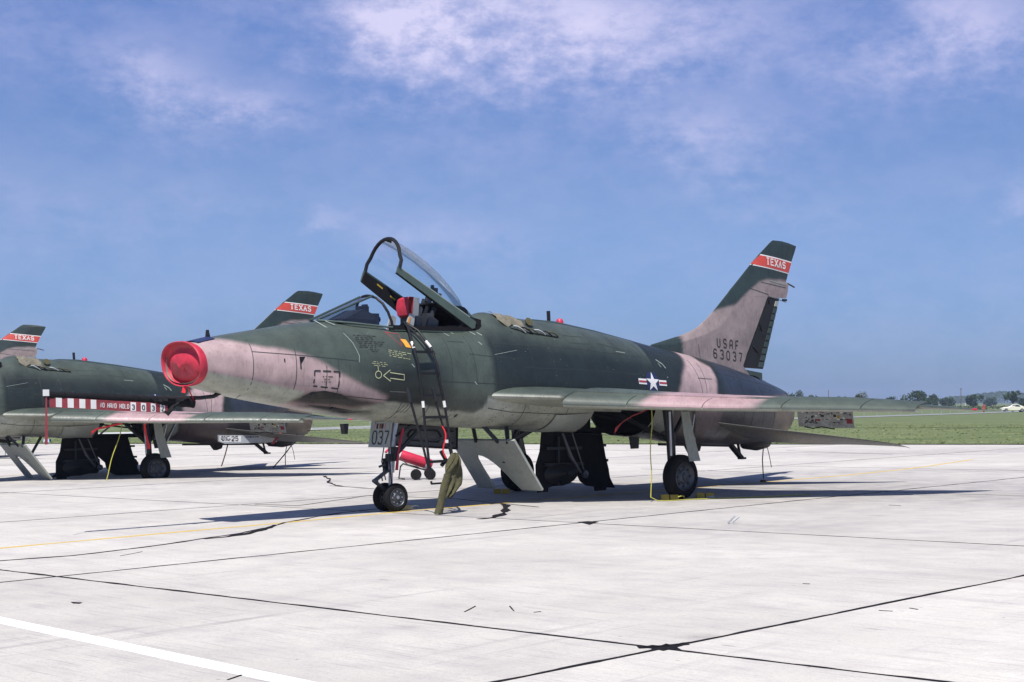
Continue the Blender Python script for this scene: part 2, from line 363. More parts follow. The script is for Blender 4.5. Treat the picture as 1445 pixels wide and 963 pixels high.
FONT = {'A': [[(0, 0), (0, .75), (.25, 1), (.75, 1), (1, .75), (1, 0)], [(0, .42), (1, .42)]], 'D': [[(0, 0), (0, 1), (.7, 1), (1, .75), (1, .25), (.7, 0), (0, 0)]],
    'E': [[(1, 1), (0, 1), (0, 0), (1, 0)], [(0, .5), (.8, .5)]], 'F': [[(1, 1), (0, 1), (0, 0)], [(0, .5), (.8, .5)]], 'H': [[(0, 0), (0, 1)], [(1, 0), (1, 1)], [(0, .5), (1, .5)]],
    'L': [[(0, 1), (0, 0), (1, 0)]], 'N': [[(0, 0), (0, 1), (1, 0), (1, 1)]], 'O': [[(.25, 0), (0, .22), (0, .78), (.25, 1), (.75, 1), (1, .78), (1, .22), (.75, 0), (.25, 0)]],
    'R': [[(0, 0), (0, 1), (.8, 1), (1, .85), (1, .6), (.8, .47), (0, .47)], [(.55, .47), (1, 0)]], 'C': [[(1, .8), (.8, 1), (.2, 1), (0, .8), (0, .2), (.2, 0), (.8, 0), (1, .2)]],
    'S': [[(1, .82), (.8, 1), (.2, 1), (0, .82), (0, .64), (.2, .5), (.8, .5), (1, .36), (1, .18), (.8, 0), (.2, 0), (0, .18)]], 'T': [[(0, 1), (1, 1)], [(.5, 1), (.5, 0)]],
    'U': [[(0, 1), (0, .2), (.2, 0), (.8, 0), (1, .2), (1, 1)]], 'X': [[(0, 0), (1, 1)], [(0, 1), (1, 0)]],
    '0': [[(.25, 0), (0, .2), (0, .8), (.25, 1), (.75, 1), (1, .8), (1, .2), (.75, 0), (.25, 0)]], '2': [[(0, .8), (.2, 1), (.8, 1), (1, .8), (1, .6), (0, .12), (0, 0), (1, 0)]],
    '3': [[(0, .85), (.2, 1), (.8, 1), (1, .82), (1, .65), (.8, .52), (.4, .52)], [(.8, .52), (1, .38), (1, .18), (.8, 0), (.2, 0), (0, .15)]],
    '5': [[(1, 1), (0, 1), (0, .58), (.75, .6), (1, .42), (1, .18), (.75, 0), (.2, 0), (0, .15)]], '6': [[(1, .85), (.8, 1), (.25, 1), (0, .78), (0, .2), (.25, 0), (.75, 0), (1, .2), (1, .38), (.75, .55), (.2, .55), (0, .4)]],
    '7': [[(0, 1), (1, 1), (.4, 0)]], '8': [[(.2, .53), (0, .7), (0, .85), (.2, 1), (.8, 1), (1, .85), (1, .7), (.8, .53), (.2, .53), (0, .38), (0, .15), (.2, 0), (.8, 0), (1, .15), (1, .38), (.8, .53)]],
    '-': [[(.1, .5), (.9, .5)]], ' ': []}
def text(mb, s, a, z, h, wd, gap, w, surf=fsurf, slope=0., lean=0., serif=False, off=.005):
    for i, ch in enumerate(s):
        a0 = a + i * (wd + gap)
        for st in (FONT[ch] if not (serif and ch == 'A') else [[(0, 0), (.5, 1), (1, 0)], [(.2, .38), (.8, .38)]]):
            pts = [(a0 + x * wd + y * lean * h, z + y * h + slope * (i * (wd + gap) + x * wd)) for x, y in st]
            line(mb, pts, w, off, surf, .05)
        if serif and ch in 'TEXAS':
            for (x, y) in {'T': [(.5, 0)], 'E': [], 'X': [(0, 0), (1, 0), (0, 1), (1, 1)], 'A': [(0, 0), (1, 0)], 'S': []}[ch]:
                c = (a0 + x * wd, z + y * h + slope * (i * (wd + gap) + x * wd)); line(mb, [(c[0] - wd * .28, c[1]), (c[0] + wd * .28, c[1])], w * .9, off, surf)
def scribble(mb, a, z, rows, width, lh, h, surf=fsurf, slope=-.03, seed=1, off=.005):
    rd = random.Random(seed)
    for r in range(rows):
        x = a + (rd.random() * .06); end = a + width * (.6 + .4 * rd.random())
        while x < end:
            l = .02 + rd.random() * .06; zz = z - r * lh + slope * (x - a); line(mb, [(x, zz), (x + l, zz + slope * l)], h, off, surf, .2); x += l + .012 + .02 * rd.random()

# ------------------------------------------------------------------ wing plan
def LEa(p): return 5.0 + 1.225 * (p - .75) if p <= 5.35 else None
def wing_sec(p):
    """leading edge a, trailing edge a, mid z at leading edge, thickness"""
    le = 5.0 + 1.225 * (p - .75)
    if p > 5.3: le += 2.6 * (p - 5.3) ** 2
    te = np.interp(p, [0, .8, 2.4, 5.87], [10.25, 10.2, 10.2, 12.40]); ch = te - le
    zf = 1.785 - .054 * (le - 5.76) - .035 * max(0, p - 5.3); th = ch * np.interp(p, [0, 1, 5.3, 5.87], [.068, .068, .062, .03]); return le, te, zf, th
def foil(x): return 5 * (.2969 * math.sqrt(max(x, 0)) - .126 * x - .3516 * x * x + .2843 * x ** 3 - .1036 * x ** 4) * 1.0
def wing_pt(p, x, up, side=1, da=0., dz=0.):
    le, te, z, th = wing_sec(p); ch = te - le
    dr = float(np.interp(p, [0, 1.585, 1.615, 3.5, 4.5, 5.3, 5.87], [.03, .03, .067, .035, .05, .0, .0])) * (1 - math.exp(-x * ch / .22))
    return (le + x * ch + da, -p * side, z - .050 * x * ch + (1 if up else -1) * foil(x) * th * (1.0 if up else .8) + dr * (1 if up else .35) + dz)

def make_jet():
    root = thing('fighter_jet', 'nearest camouflaged jet fighter with its canopy raised and a red oval cover on its nose', 'fighter jet', PLANE[0], 'camouflaged jet fighters parked on the apron')
    # ---- fuselage
    As = np.concatenate([np.linspace(-.06, 13.8, 320)]); nth = 120; th = np.linspace(0, 2 * np.pi, nth, endpoint=False) + math.pi / nth
    V = []
    for a in As:
        y, z = fsec(a, th); V += [(a, yy, zz) for yy, zz in zip(y, z)]
    F = []
    for i in range(len(As) - 1):
        for k in range(nth):
            k2 = (k + 1) % nth; am = (As[i] + As[i + 1]) / 2; q = [V[i * nth + k], V[i * nth + k2]]; ym = abs(q[0][1] + q[1][1]) / 2; zm = (q[0][2] + q[1][2]) / 2
            if 3.35 < am < 5.25 and ym < .44 and zm > 2.3: continue          # cockpit opening
            if 7.55 < am < 9.15 and zm < 1.52 and ym > .10: continue            # open main wheel well in the belly
            F.append((i * nth + k, i * nth + k2, (i + 1) * nth + k2, (i + 1) * nth + k))
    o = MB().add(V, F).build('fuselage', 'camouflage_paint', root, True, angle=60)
    c = vco(o); P = c[:, [0, 2]].copy(); P += np.stack([fbm2(P, .9, 3), fbm2(P, .9, 9)], 1) * .05
    port = c[:, 1] < 0; col = np.tile(np.array(GREEN), (len(c), 1))
    col = blend(col, DARK, np.where(P[:, 1] < 2.9 + .0 * P[:, 0], 5.17 - P[:, 0], 5.2 - P[:, 0]), .16)
    col = blend(col, GREEN, np.where((P[:, 0] > 5) & (P[:, 0] < 9.2), 2.78 - .10 * (P[:, 0] - 6) - P[:, 1], 1), .5)
    col = blend(col, DARK, sd_poly(P, [(2.7, 2.25), (3.4, 2.35), (4.1, 2.3), (4.3, 1.9), (4.0, 1.2), (2.9, 1.2)]), .5)
    tannose = [(-.5, 2.9), (.16, 2.70), (.69, 2.63), (1.28, 2.57), (1.6, 2.47), (1.82, 2.37), (2.3, 2.15), (2.69, 1.99), (3.03, 1.83), (3.03, 1.5), (2.4, 1.0), (-.5, 1.2)]
    col = blend(col, TAN, sd_poly(P, tannose), .10)
    col = blend(col, TAN, sd_poly(P, [(10.5, 3), (10.37, 2.54), (10.24, 2.4), (9.97, 2.15), (9.8, 1.86), (9.85, 1.4), (9.9, .5), (11.2, .5), (10.95, 1.4), (10.97, 1.84), (11.06, 2.08), (11.08, 2.29), (10.84, 2.43), (10.9, 3)]), .12)
    col = blend(col, BLUISH, sd_poly(P, [(11.25, 2.5), (11.3, 1.5), (14.5, 1.3), (14.5, 2.4)]), .25)
    col = blend(col, np.array(TAN) * np.array((.30, .29, .28)), sd_poly(P, [(9.7, 1.65), (11.3, 1.55), (11.4, .4), (9.7, .4)]), .3)  # lower rear tan in shade, the shade painted in as a darker tan
    col = blend(col, METAL, sd_poly(P, [(11.2, 1.62), (11.15, 1.2), (11.1, .4), (14.5, .4), (14.5, 1.75), (13.3, 1.72)]), .2)
    col = blend(col, (.115, .088, .062), sd_poly(P, [(13.15, 1.72), (13.0, 1.1), (13.9, 1.0), (13.9, 1.75)]), .12); col = blend(col, (.16, .16, .16), sd_poly(P, [(10.9, 1.12), (11.6, 1.05), (11.6, .95), (10.9, .97)]), .15)
    col = blend(col, GREY, sd_poly(P, [(-.5, 2.3), (.12, 2.17), (.66, 2.11), (1.24, 2.01), (1.60, 1.945), (1.62, 1.90), (1.58, 1.84), (1.45, 1.76), (1.3, 1.4), (-.5, 1.4)]), .035)
    col = blend(col, GREY, sd_poly(P, [(1.3, 1.75), (2.0, 1.66), (2.55, 1.68), (3.03, 1.74), (3.52, 1.70), (4.09, 1.65), (4.54, 1.59), (4.87, 1.55), (5.0, 1.63), (5.06, 1.80), (9.6, 1.75), (9.7, 1.2), (9.3, .4), (1.2, .4)]), .06)
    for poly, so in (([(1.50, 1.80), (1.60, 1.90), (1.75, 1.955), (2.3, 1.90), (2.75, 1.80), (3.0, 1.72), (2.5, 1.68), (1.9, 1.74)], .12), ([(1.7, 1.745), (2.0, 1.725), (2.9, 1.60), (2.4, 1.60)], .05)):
        col = blend(col, (.016, .015, .014), sd_poly(P, poly), so)  # shade and soot about the gun troughs, painted softly into the skin colour
    # belly, oil and exhaust soot belong to the skin itself
    n = fbm2(P * np.array([.35, 2.4]), 1.6, 21); soot = np.clip(n * 1.2 - .15, 0, .45) * (P[:, 1] < 1.7); col *= (1 - soot[:, None])
    n = fbm2(P * np.array([3.0, .5]), 1.3, 31); col *= (1 + .10 * np.clip(n, -1, 1))[:, None]
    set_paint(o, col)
    # inner lining of the wheel well and cockpit
    MB().box((8.35, 0, 1.62), (1.75, 1.5, .02)).box((7.52, 0, 1.40), (.02, 1.5, .42)).box((9.20, 0, 1.36), (.02, 1.4, .50)).bar((7.6, .05, 1.2), (9.1, .05, 1.15), .12, .1).bar((7.9, -.5, 1.55), (8.9, -.4, 1.4), .05, .05).bar((7.7, -.3, 1.5), (8.6, -.6, 1.35), .04, .04).build('wheel_well', 'black_interior', root)
    MB().box((4.3, .43, 2.66), (1.9, .02, .58)).box((4.3, -.43, 2.66), (1.9, .02, .58)).box((4.3, 0, 2.36), (1.9, .86, .02)).box((3.36, 0, 2.62), (.02, .86, .5)).box((5.24, 0, 2.70), (.02, .86, .58)).build('cockpit_tub', 'black_interior', root)
    sill = MB()
    for sgn in (-1, 1): sill.grid([[(a, sgn * .40, float(fsurf(a, 2.8, 0)[2]) + .10), (a, sgn * .47, 2.86), (a, sgn * .44, 2.84)] for a in np.linspace(3.35, 5.25, 14)])
    sill.build('cockpit_sill', 'dark_green_paint', root, True)
    # ---- jet pipe
    nz = MB(); nz.lathe((13.55, 0, 1.40), (1, 0, -.04), [(0, .47), (.25, .475), (.30, .44), (.42, .42), (.42, .36), (-.4, .34), (-.4, 0)], 40).build('nozzle', 'titanium', root, True)
    for k in range(20):
        t = 2 * math.pi * k / 20; m = MB(); cx = Vector((0, math.cos(t), math.sin(t)))
        m.bar(Vector((13.79, 0, 1.39)) + cx * .448, Vector((13.955, 0, 1.385)) + cx * .425, .085, .018, up=cx); m.build('petal', 'titanium', root)
    MB().grid([[(a, w * math.cos(t), zc + h * math.sin(t)) for t in np.linspace(-.3, math.pi + .3, 12)] for a, w, h, zc in [(13.0, .35, .20, 1.98), (13.5, .26, .17, 1.86), (13.9, .16, .13, 1.80), (14.22, .07, .07, 1.76), (14.30, .01, .01, 1.76)]]).build('tail_fairing', 'dark_green_paint', root, True)
    # ---- wings
    for side, nm in ((1, 'wing'), (-1, 'wing')):
        ps = sorted(set(list(np.linspace(0, 5.3, 46)) + [1.595, 1.605, 5.315, 5.325, 5.3, 5.4, 5.5, 5.58, 5.65, 5.71, 5.76, 5.80, 5.83, 5.86]))
        xs = [0, .003, .01, .02, .035, .06, .09, .13, .18, .25, .33, .42, .52, .63, .75, .87, 1.0]; rows = []
        for p in ps:
            le_, te_, z_, th_ = wing_sec(p); d = (.20 / (te_ - le_)) if 1.60 < p < 5.32 else 0
            rows.append([wing_pt(p, d + x * (1 - d), True, side) for x in xs[::-1]] + [wing_pt(p, d + x * (1 - d), False, side) for x in (xs if d else xs[1:])] + ([] if d else [wing_pt(p, 1.0, False, side)]))
        m = MB().grid(rows, closed=False); n = len(rows[0]); m.add(rows[-1], [tuple(range(n))])
        w = m.build(nm, 'camouflage_paint', root, True, angle=30); c = vco(w); Q = np.stack([c[:, 0], np.abs(c[:, 1])], 1); le = 5.0 + 1.225 * (Q[:, 1] - .75)
        U = np.stack([Q[:, 0] - le, Q[:, 1]], 1) + np.stack([fbm2(Q, .8, 5), fbm2(Q, .8, 6)], 1) * .12
        col = np.tile(np.array(GREEN), (len(c), 1)); col = blend(col, (.265, .178, .185), sd_poly(U, [(-2, 2.25), (.4, 2.45), (1.2, 2.6), (2.4, 3.3), (5, 4.2), (6, 4.2), (3, 2.9), (2.6, 2.9), (2.0, 3.6), (.9, 3.5), (-2, 3.50)]), .15)
        col = blend(col, DARK, sd_poly(U, [(1.2, .5), (4, .5), (5, 2.2), (2.5, 2.4)]), .2)
        me = w.data; nrm = np.empty(len(me.vertices) * 3, np.float32); me.vertices.foreach_get('normal', nrm); nz_ = nrm.reshape(-1, 3)[:, 2]
        zmid = np.array([wing_sec(min(q[1], 5.87))[2] + .02 - .05 * (q[0] - wing_sec(min(q[1], 5.87))[0]) for q in Q]); under = nz_ < -.05
        col[under] = np.array(GREY) * .92; set_paint(w, col)
        cuts = [1.60, 2.27, 3.06, 3.89, 4.73, 5.32]
        for i in range(5):
            p0, p1 = cuts[i] + .006, cuts[i + 1] - .006; rows = []
            for j in range(9):
                p = p0 + (p1 - p0) * j / 8; row = []
                ux = [.135, .11, .085, .06, .04, .022, .01, .003, 0]; le_, te_, z_, th_ = wing_sec(p)
                da, dz = -.08, float(np.interp(p, [3.2, 5.3], [-.115, -.070]))
                sc_ = float(np.interp(p, [1.6, 5.3], [5.2, 3.2])) / (te_ - le_)
                for x in ux: row.append(wing_pt(p, x * sc_, True, side, da, dz + .115 * (x / .135) ** .6 + .008))
                for x in [.004, .012, .025, .04]: row.append(wing_pt(p, x * sc_, False, side, da, dz))
                for x in [.03, .06, .10, .133]: row.append(wing_pt(p, x * sc_, True, side, da, dz + .115 * (x / .135) ** .6 - .012))
                rows.append(row)
            m = MB().grid(rows, closed=True); n = len(rows[0]); m.add(rows[0], [tuple(range(n))]); m.add(rows[-1], [tuple(range(n))])
            s = m.build('slat', 'camouflage_paint', root, True, angle=35); c = vco(s); Q = np.stack([c[:, 0], np.abs(c[:, 1])], 1); le = 5.0 + 1.225 * (Q[:, 1] - .75)
            U = np.stack([Q[:, 0] - le, Q[:, 1]], 1); col = np.tile(np.array(GREEN), (len(c), 1))
            col = blend(col, (.265, .178, .185), sd_poly(U, [(-2, 2.2), (.4, 2.45), (1.2, 2.6), (1.2, 3.6), (.4, 3.62), (-2, 3.45)]), .12)
            z0 = np.array([wing_sec(q[1])[2] for q in Q]); col[c[:, 2] < z0 + np.interp(Q[:, 1], [3.2, 5.3], [-.125, -.08])] = GREY; set_paint(s, col)
        # wing tip light, raised aileron, lowered flap
        t = wing_pt(5.74, .0, True, side); MB().lathe((t[0] + .02, t[1], t[2]), (1, -side * .5, 0), [(-.04, .0), (-.02, .012), (.03, .02), (.08, .012), (.10, 0)], 10).build('tip_light', 'red_paint' if side == 1 else 'green_paint', root, True)
        m = MB()
        for p, ch in ((3.85, .33), (4.85, .12)):
            le_, te_, z_, th_ = wing_sec(p); te = te_ - .03; zt = z_ - .05 * (te_ - le_)
            m.v += [(te - .30, -p * side, zt + .05), (te - .30, -p * side, zt + .005), (te - .30 + ch * .9, -p * side, zt + ch * .58), (te - .30 + ch * .9, -p * side, zt + ch * .60)]
        m.f += [(0, 1, 2, 3), (4, 7, 6, 5), (0, 4, 5, 1), (1, 5, 6, 2), (2, 6, 7, 3), (3, 7, 4, 0)]; m.build('aileron', 'black_paint', root)
    # lowered flap with its stencilled inner face (port and starboard)
    for side in (1, -1):
        A, B = Vector((10.50, -2.96 * side, 1.53)), Vector((11.02, -3.77 * side, 1.49)); dn = Vector((.06, 0, -.34))
        nn = (B - A).cross(dn).normalized() * .03
        fl = MB().prism([A, B, B + dn, A + dn], nn).build('flap', 'board_grey', root)
        U = (B - A).normalized(); W = (A + dn - A).normalized(); out = nn.normalized() * (-1 if nn.y * side > 0 else 1)
        out = -nn.normalized() if nn.y * side > 0 else nn.normalized()
        fsf = lambda u, v, off=.003, side=1, A=A, U=U, W=W, out=out, th=(.03 if nn.y * side < 0 else 0): tuple(A + U * u + W * v + out * (off + th))
        rd = random.Random(4); marks = {k: MB() for k in ('black_mark', 'white_paint', 'red_canvas', 'yellow_paint', 'galvanised')}
        for _ in range(70):
            u, v = rd.uniform(.03, .9), rd.uniform(.03, .29); l = rd.uniform(.015, .06); k = rd.choice(['black_mark', 'black_mark', 'white_paint', 'galvanised'])
            line(marks[k], [(u, v), (min(u + l, .93), v + rd.uniform(-.01, .01))], rd.uniform(.008, .03), .003, fsf)
        for u, v, du, dv, k in [(.30, .20, .09, .03, 'red_canvas'), (.84, .18, .10, .09, 'red_canvas'), (.38, .05, .05, .03, 'red_canvas'), (.68, .12, .05, .05, 'yellow_paint'), (.40, .12, .06, .04, 'black_mark'), (.62, .11, .05, .05, 'black_mark')]:
            decal(marks[k], [(u, v), (u + du, v), (u + du, v + dv), (u, v + dv)], .005, fsf, .5)
        for k, m in marks.items():
            if m.v: m.build('stencil', k, fl)['kind'] = 'stuff'
        MB().tube([A + dn + U * .1, A + dn * 1.07 + U * .25, A + dn * .98 + U * .4, A + dn * 1.08 + U * .62], .012, 6).build('hinge_rod', 'dark_metal', fl)
    # ---- stabilators
    for side in (1, -1):
        rows = []
        for p, le, te, z in [(.45, 10.75, 12.75, 1.30), (.75, 11.10, 12.95, 1.245), (1.4, 12.0, 13.36, 1.095), (2.1, 12.97, 13.80, .945), (2.6, 13.66, 14.12, .83), (2.8, 13.98, 14.28, .77), (2.87, 14.2, 14.38, .71)]:
            ch = te - le; r = []
            for x in (1, .7, .4, .2, .08, .02, 0): r.append((le + x * ch, -p * side, z - .235 * x * ch + foil(x) * ch * .04))
            for x in (.02, .08, .2, .4, .7, 1): r.append((le + x * ch, -p * side, z - .235 * x * ch - foil(x) * ch * .04))
            rows.append(r)
        m = MB().grid(rows); m.add(rows[-1], [tuple(range(13))]); m.add([v for r in rows for v in (r[0], r[-1])], [(2 * i, 2 * i + 1, 2 * i + 3, 2 * i + 2) for i in range(len(rows) - 1)])
        s = m.build('stabilator', 'camouflage_paint', root, True, angle=30); c = vco(s); col = np.tile(np.array((.085, .082, .076)), (len(c), 1)); set_paint(s, col)
    # ---- fin and rudder
    ROW = [(2.05, 9.9, 13.1), (2.35, 9.9, 12.75), (2.6, 9.9, 12.87), (2.75, 10.0, 12.98), (2.86, 10.5, 13.04), (2.94, 10.86, 13.09), (3.03, 11.18, 13.14), (3.12, 11.40, 13.2), (3.3, 11.70, 13.31), (3.51, 11.98, 13.44), (3.78, 12.31, 13.61), (3.785, 12.32, 14.31),
           (3.9, 12.45, 14.36), (4.08, 12.68, 14.40), (4.12, 12.73, 14.31), (4.3, 12.95, 14.39), (4.5, 13.20, 14.49), (4.65, 13.40, 14.57), (4.8, 13.62, 14.655), (4.90, 13.76, 14.70), (4.95, 13.84, 14.42), (4.975, 13.90, 14.20)]
    def fth(z): return np.interp(z, [2, 3, 4, 4.9, 5], [.26, .17, .12, .07, .03])
    TF = lambda z: np.interp(z, [2.05, 3.78, 3.9, 4.08], [13.45, 14.30, 14.36, 14.40]) if z < 4.08 else np.interp(z, [r[0] for r in ROW], [r[2] for r in ROW])
    rows = []; zs = np.unique(np.concatenate([np.linspace(2.05, 4.975, 90), [r[0] for r in ROW]]))
    for z in zs:
        le = np.interp(z, [r[0] for r in ROW], [r[1] for r in ROW]); te = np.interp(z, [r[0] for r in ROW], [r[2] for r in ROW]); ch = te - le; r = []
        t = fth(z) / 2; xs = list(np.linspace(0, 1, 40) ** 1.5)
        cF = TF(z) - le; f = lambda x: min(1, (x * ch / .55)) ** .6 * (1 - .75 * max(0, (x * ch - cF * .55) / (cF * .45)))
        for x in xs[::-1]: r.append((le + x * ch, -t * f(x) - (.0015 if x > 0 else 0), z))
        for x in xs[1:]: r.append((le + x * ch, t * f(x) + .0015, z))
        rows.append(r)
    m = MB().grid(rows); n = len(rows[0]); m.add(rows[-1], [tuple(range(n))]); m.add([v for r in rows for v in (r[0], r[-1])], [(2 * i, 2 * i + 1, 2 * i + 3, 2 * i + 2) for i in range(len(rows) - 1)])
    fin = m.build('fin', 'camouflage_paint', root, True, angle=30); c = vco(fin); P = c[:, [0, 2]].copy(); P += np.stack([fbm2(P, 1.2, 13), fbm2(P, 1.2, 19)], 1) * .03
    col = np.tile(np.array((.020, .032, .030)), (len(c), 1)); PX = [(11.5, 3.36), (11.80, 3.42), (12.13, 3.50), (12.56, 3.60), (12.95, 3.85), (13.33, 4.09), (13.7, 4.17), (14.3, 4.16), (14.8, 4.1)]
    col = blend(col, np.array((.205, .165, .160)), sd_poly(P, PX + [(15, 3), (13.5, 1.5), (11.0, 1.5), (10.83, 2.55), (10.86, 3.0), (11.2, 3.05)]), .08); set_paint(fin, col)
    fs = lambda a, z, off=.004, side=1: (a, -(fth(z) / 2 + off), z)
    zslope = -.088; zb = lambda a: 4.405 - .13 * (a - 13.1)      # the red band falls slightly aft
    LEf = lambda z: np.interp(z, [r[0] for r in ROW], [r[1] for r in ROW]); TEf = lambda z: np.interp(z, [r[0] for r in ROW], [r[2] for r in ROW])
    def band(z0, z1, name, mat, off):
        m = MB()
        for sgn in (1, -1):
            rws = []
            for zz in (z0, (z0 + z1) / 2, z1):
                r_ = []
                for k in range(13):
                    le0 = LEf(zz); a = le0 + (14.75 - le0) * k / 12; z = zz - .10 * (a - 13.2)
                    a = min(a, TEf(z) - .0); t = fth(z) / 2; ch = TEf(z) - LEf(z); x = (a - LEf(z)) / ch; x = max(x, 0)
                    ff = min(1, (x * ch / .55)) ** .6 * (1 - .75 * max(0, (x * ch - ch * .55) / (ch * .45))); r_.append((a, -sgn * (t * ff + off), z))
                rws.append(r_)
            m.grid(rws)
        return m.build(name, mat, fin)
    band(4.42, 4.69, 'white_edge', 'white_paint', .004); band(4.443, 4.665, 'red_band', 'band_red', .008)
    m = MB(); text(m, 'TEXAS', 13.60, 4.468, .125, .088, .056, .030, fs, slope=-.10, serif=True, off=.005)
    for i in range(len(m.v)): v = m.v[i]; m.v[i] = (v[0], -(fth(v[2]) / 2) * (1 - .75 * max(0, (v[0] - LEf(v[2])) / (TEf(v[2]) - LEf(v[2])) - .55) / .45) - .013, v[2])
    m.build('state_name', 'white_paint', fin)
    def finwrap(m, off=.006):
        for i in range(len(m.v)):
            v = m.v[i]; a, z = v[0], v[2]; ch = TF(z) - LEf(z); x = max(0, (a - LEf(z)) / ch); m.v[i] = (a, -(fth(z) / 2 * min(1, x * ch / .55) ** .6 * (1 - .75 * max(0, (x - .55) / .45))) - off, z)
        return m
    m = MB(); text(m, 'USAF', 11.89, 2.735, .17, .085, .115, .028, fs, slope=-.075); finwrap(m).build('service_letters', 'black_mark', fin)
    for k, ch in enumerate('63037'): m = MB(); text(m, ch, 11.76 + k * .21, 2.52 - k * .21 * .085, .17, .095, .115, .028, fs, slope=-.085); finwrap(m).build('serial_digit', 'black_mark', fin)
    m = MB()
    for pts in ([(12.95, 3.95), (13.65, 3.83)], [(11.3, 2.78), (11.34, 2.5)], [(13.63, 3.80), (14.3, 3.70)], [(12.74, 2.36), (13.62, 3.79)], [(13.4, 4.08), (14.3, 4.00)]): line(m, pts, .014, .004, fs)
    finwrap(m, .004).build('panel_lines', 'dark_line', fin)['kind'] = 'stuff'
    m = MB(); line(m, [(13.7, 4.13), (14.3, 4.06)], .02, .004, fs); finwrap(m, .008).build('vent_edge', 'light_line', fin)
    MB().tube([(14.38, 0, 4.10), (14.62, 0, 4.03)], .016, 6).build('vent_mast', 'dark_metal', root)
    MB().box((14.27, 0, 3.745), (.12, .045, .045)).build('tail_light', 'dark_metal', root)
    # rudder with its riveted trailing blocks
    H0, H1 = (12.77, 2.33), (13.64, 3.776); E0, E1 = (13.47, 2.30), (14.07, 3.772)
    def rp(s, t, side=0, th=.05): # s along height, t along chord
        a = (H0[0] + (H1[0] - H0[0]) * s) * (1 - t) + (E0[0] + (E1[0] - E0[0]) * s) * t; z = (H0[1] + (H1[1] - H0[1]) * s) * (1 - t) + (E0[1] + (E1[1] - E0[1]) * s) * t
        return (a, side * th * (1 - .75 * t), z)
    m = MB(); m.grid([[rp(s, 0, -1), rp(s, 1, -1), rp(s, 1, 1), rp(s, 0, 1)] for s in (0, .5, 1)], closed=True); m.add([rp(0, 0, -1), rp(0, 1, -1), rp(0, 1, 1), rp(0, 0, 1)], [(0, 1, 2, 3)]); m.add([rp(1, 0, -1), rp(1, 1, -1), rp(1, 1, 1), rp(1, 0, 1)], [(0, 1, 2, 3)])
    rud = m.build('rudder', 'black_paint', root)
    for k in range(10):
        s0, s1 = .02 + k * .096, .02 + k * .096 + .075
        for sd in (-1, 1):
            q = [rp(s0, .72, sd), rp(s0, .985, sd), rp(s1, .985, sd), rp(s1, .72, sd)]; MB().prism(q, (0, sd * .014, 0)).build('rudder_block', 'grey_paint' if k == 9 else 'dark_green_paint', rud)
    for a0, a1 in (((.62, .05), (.52, .35)), ((.30, .1), (.22, .5)), ((.97, .1), (.9, .3))):
        MB().tube([Vector(rp(*a0, -1)) + Vector((0, -.008, 0)), Vector(rp(*a1, -1)) + Vector((0, -.008, 0))], .01, 5).build('rudder_rib', 'black_paint', rud)
    MB().prism([(12.95, -.04, 2.0), (13.42, -.03, 1.95), (13.42, -.03, 2.22), (12.72, -.05, 2.30)], (0, .08, 0)).build('rudder_foot', 'dark_green_paint', root)
    # ---- windshield
    A_, Bp, Tp = (2.30, .10, 3.03), (3.22, .20, 3.415), None
    def S(a, p, z): return (a, -p, z)
    arch = [(3.42, .44, 2.86), (3.40, .435, 3.0), (3.36, .40, 3.15), (3.31, .33, 3.29), (3.27, .22, 3.38), (3.25, .10, 3.42), (3.25, 0, 3.43)]
    arch = arch + [(a, -p, z) for a, p, z in arch[-2::-1]]
    MB().tube([S(*q) for q in arch], .022, 8).build('windshield_arch', 'black_paint', root, True)
    for sg in (1, -1):
        MB().tube([S(2.22, .10 * sg, 3.02), S(3.25, .17 * sg, 3.42)], .018, 6).build('windshield_frame', 'dark_green_paint', root, True)
        MB().tube([S(2.22, .10 * sg, 3.01), S(2.7, .34 * sg, 2.97), S(3.40, .45 * sg, 2.91)], .018, 6).build('windshield_frame', 'green_paint', root, True)
        MB().grid([[S(2.22, .10 * sg, 3.02), S(3.25, .17 * sg, 3.42)], [S(2.45, .23 * sg, 3.0), S(3.30, .31 * sg, 3.30)], [S(2.7, .34 * sg, 2.97), S(3.36, .40 * sg, 3.15)], [S(3.0, .40 * sg, 2.95), S(3.40, .44 * sg, 2.95)]]).build('windshield_pane', 'canopy_glass', root, True)
    MB().grid([[S(2.22, .10, 3.02), S(3.25, .17, 3.42)], [S(2.22, -.10, 3.02), S(3.25, -.17, 3.42)]]).build('windshield_pane', 'canopy_glass', root)
    mm = MB(); mm.prism([(2.5, -.25, 2.98), (3.28, -.25, 2.98), (3.20, -.22, 3.13), (3.02, -.2, 3.20)], (0, .46, 0)).box((2.95, 0, 2.99), (.7, .5, .10)).box((3.2, 0, 3.06), (.28, .40, .16)).box((3.16, 0, 3.19), (.16, .14, .14)).box((3.25, .05, 3.27), (.05, .1, .05)); mm.lathe((3.35, -.15, 3.05), (1, 0, 0), [(0, .05), (.02, .05), (.02, 0)], 10); mm.lathe((3.35, .1, 3.05), (1, 0, 0), [(0, .06), (.02, .06), (.02, 0)], 10); mm.build('instrument_panel', 'seat_blue', root)
    MB().tube([S(2.12, .16, 3.0), S(2.2, .33, 2.9), S(2.3, .42, 2.82)], .008, 5).tube([S(2.28, .22, 2.995), S(2.38, .33, 2.93)], .008, 5).build('frame_edge_strip', 'light_line', root)
    # ---- seat
    se = MB(); se.box((4.15, 0, 2.75), (.12, .40, .75)).box((3.95, 0, 2.45), (.4, .42, .14)); seat = se.build('ejection_seat', 'cockpit_grey', root)
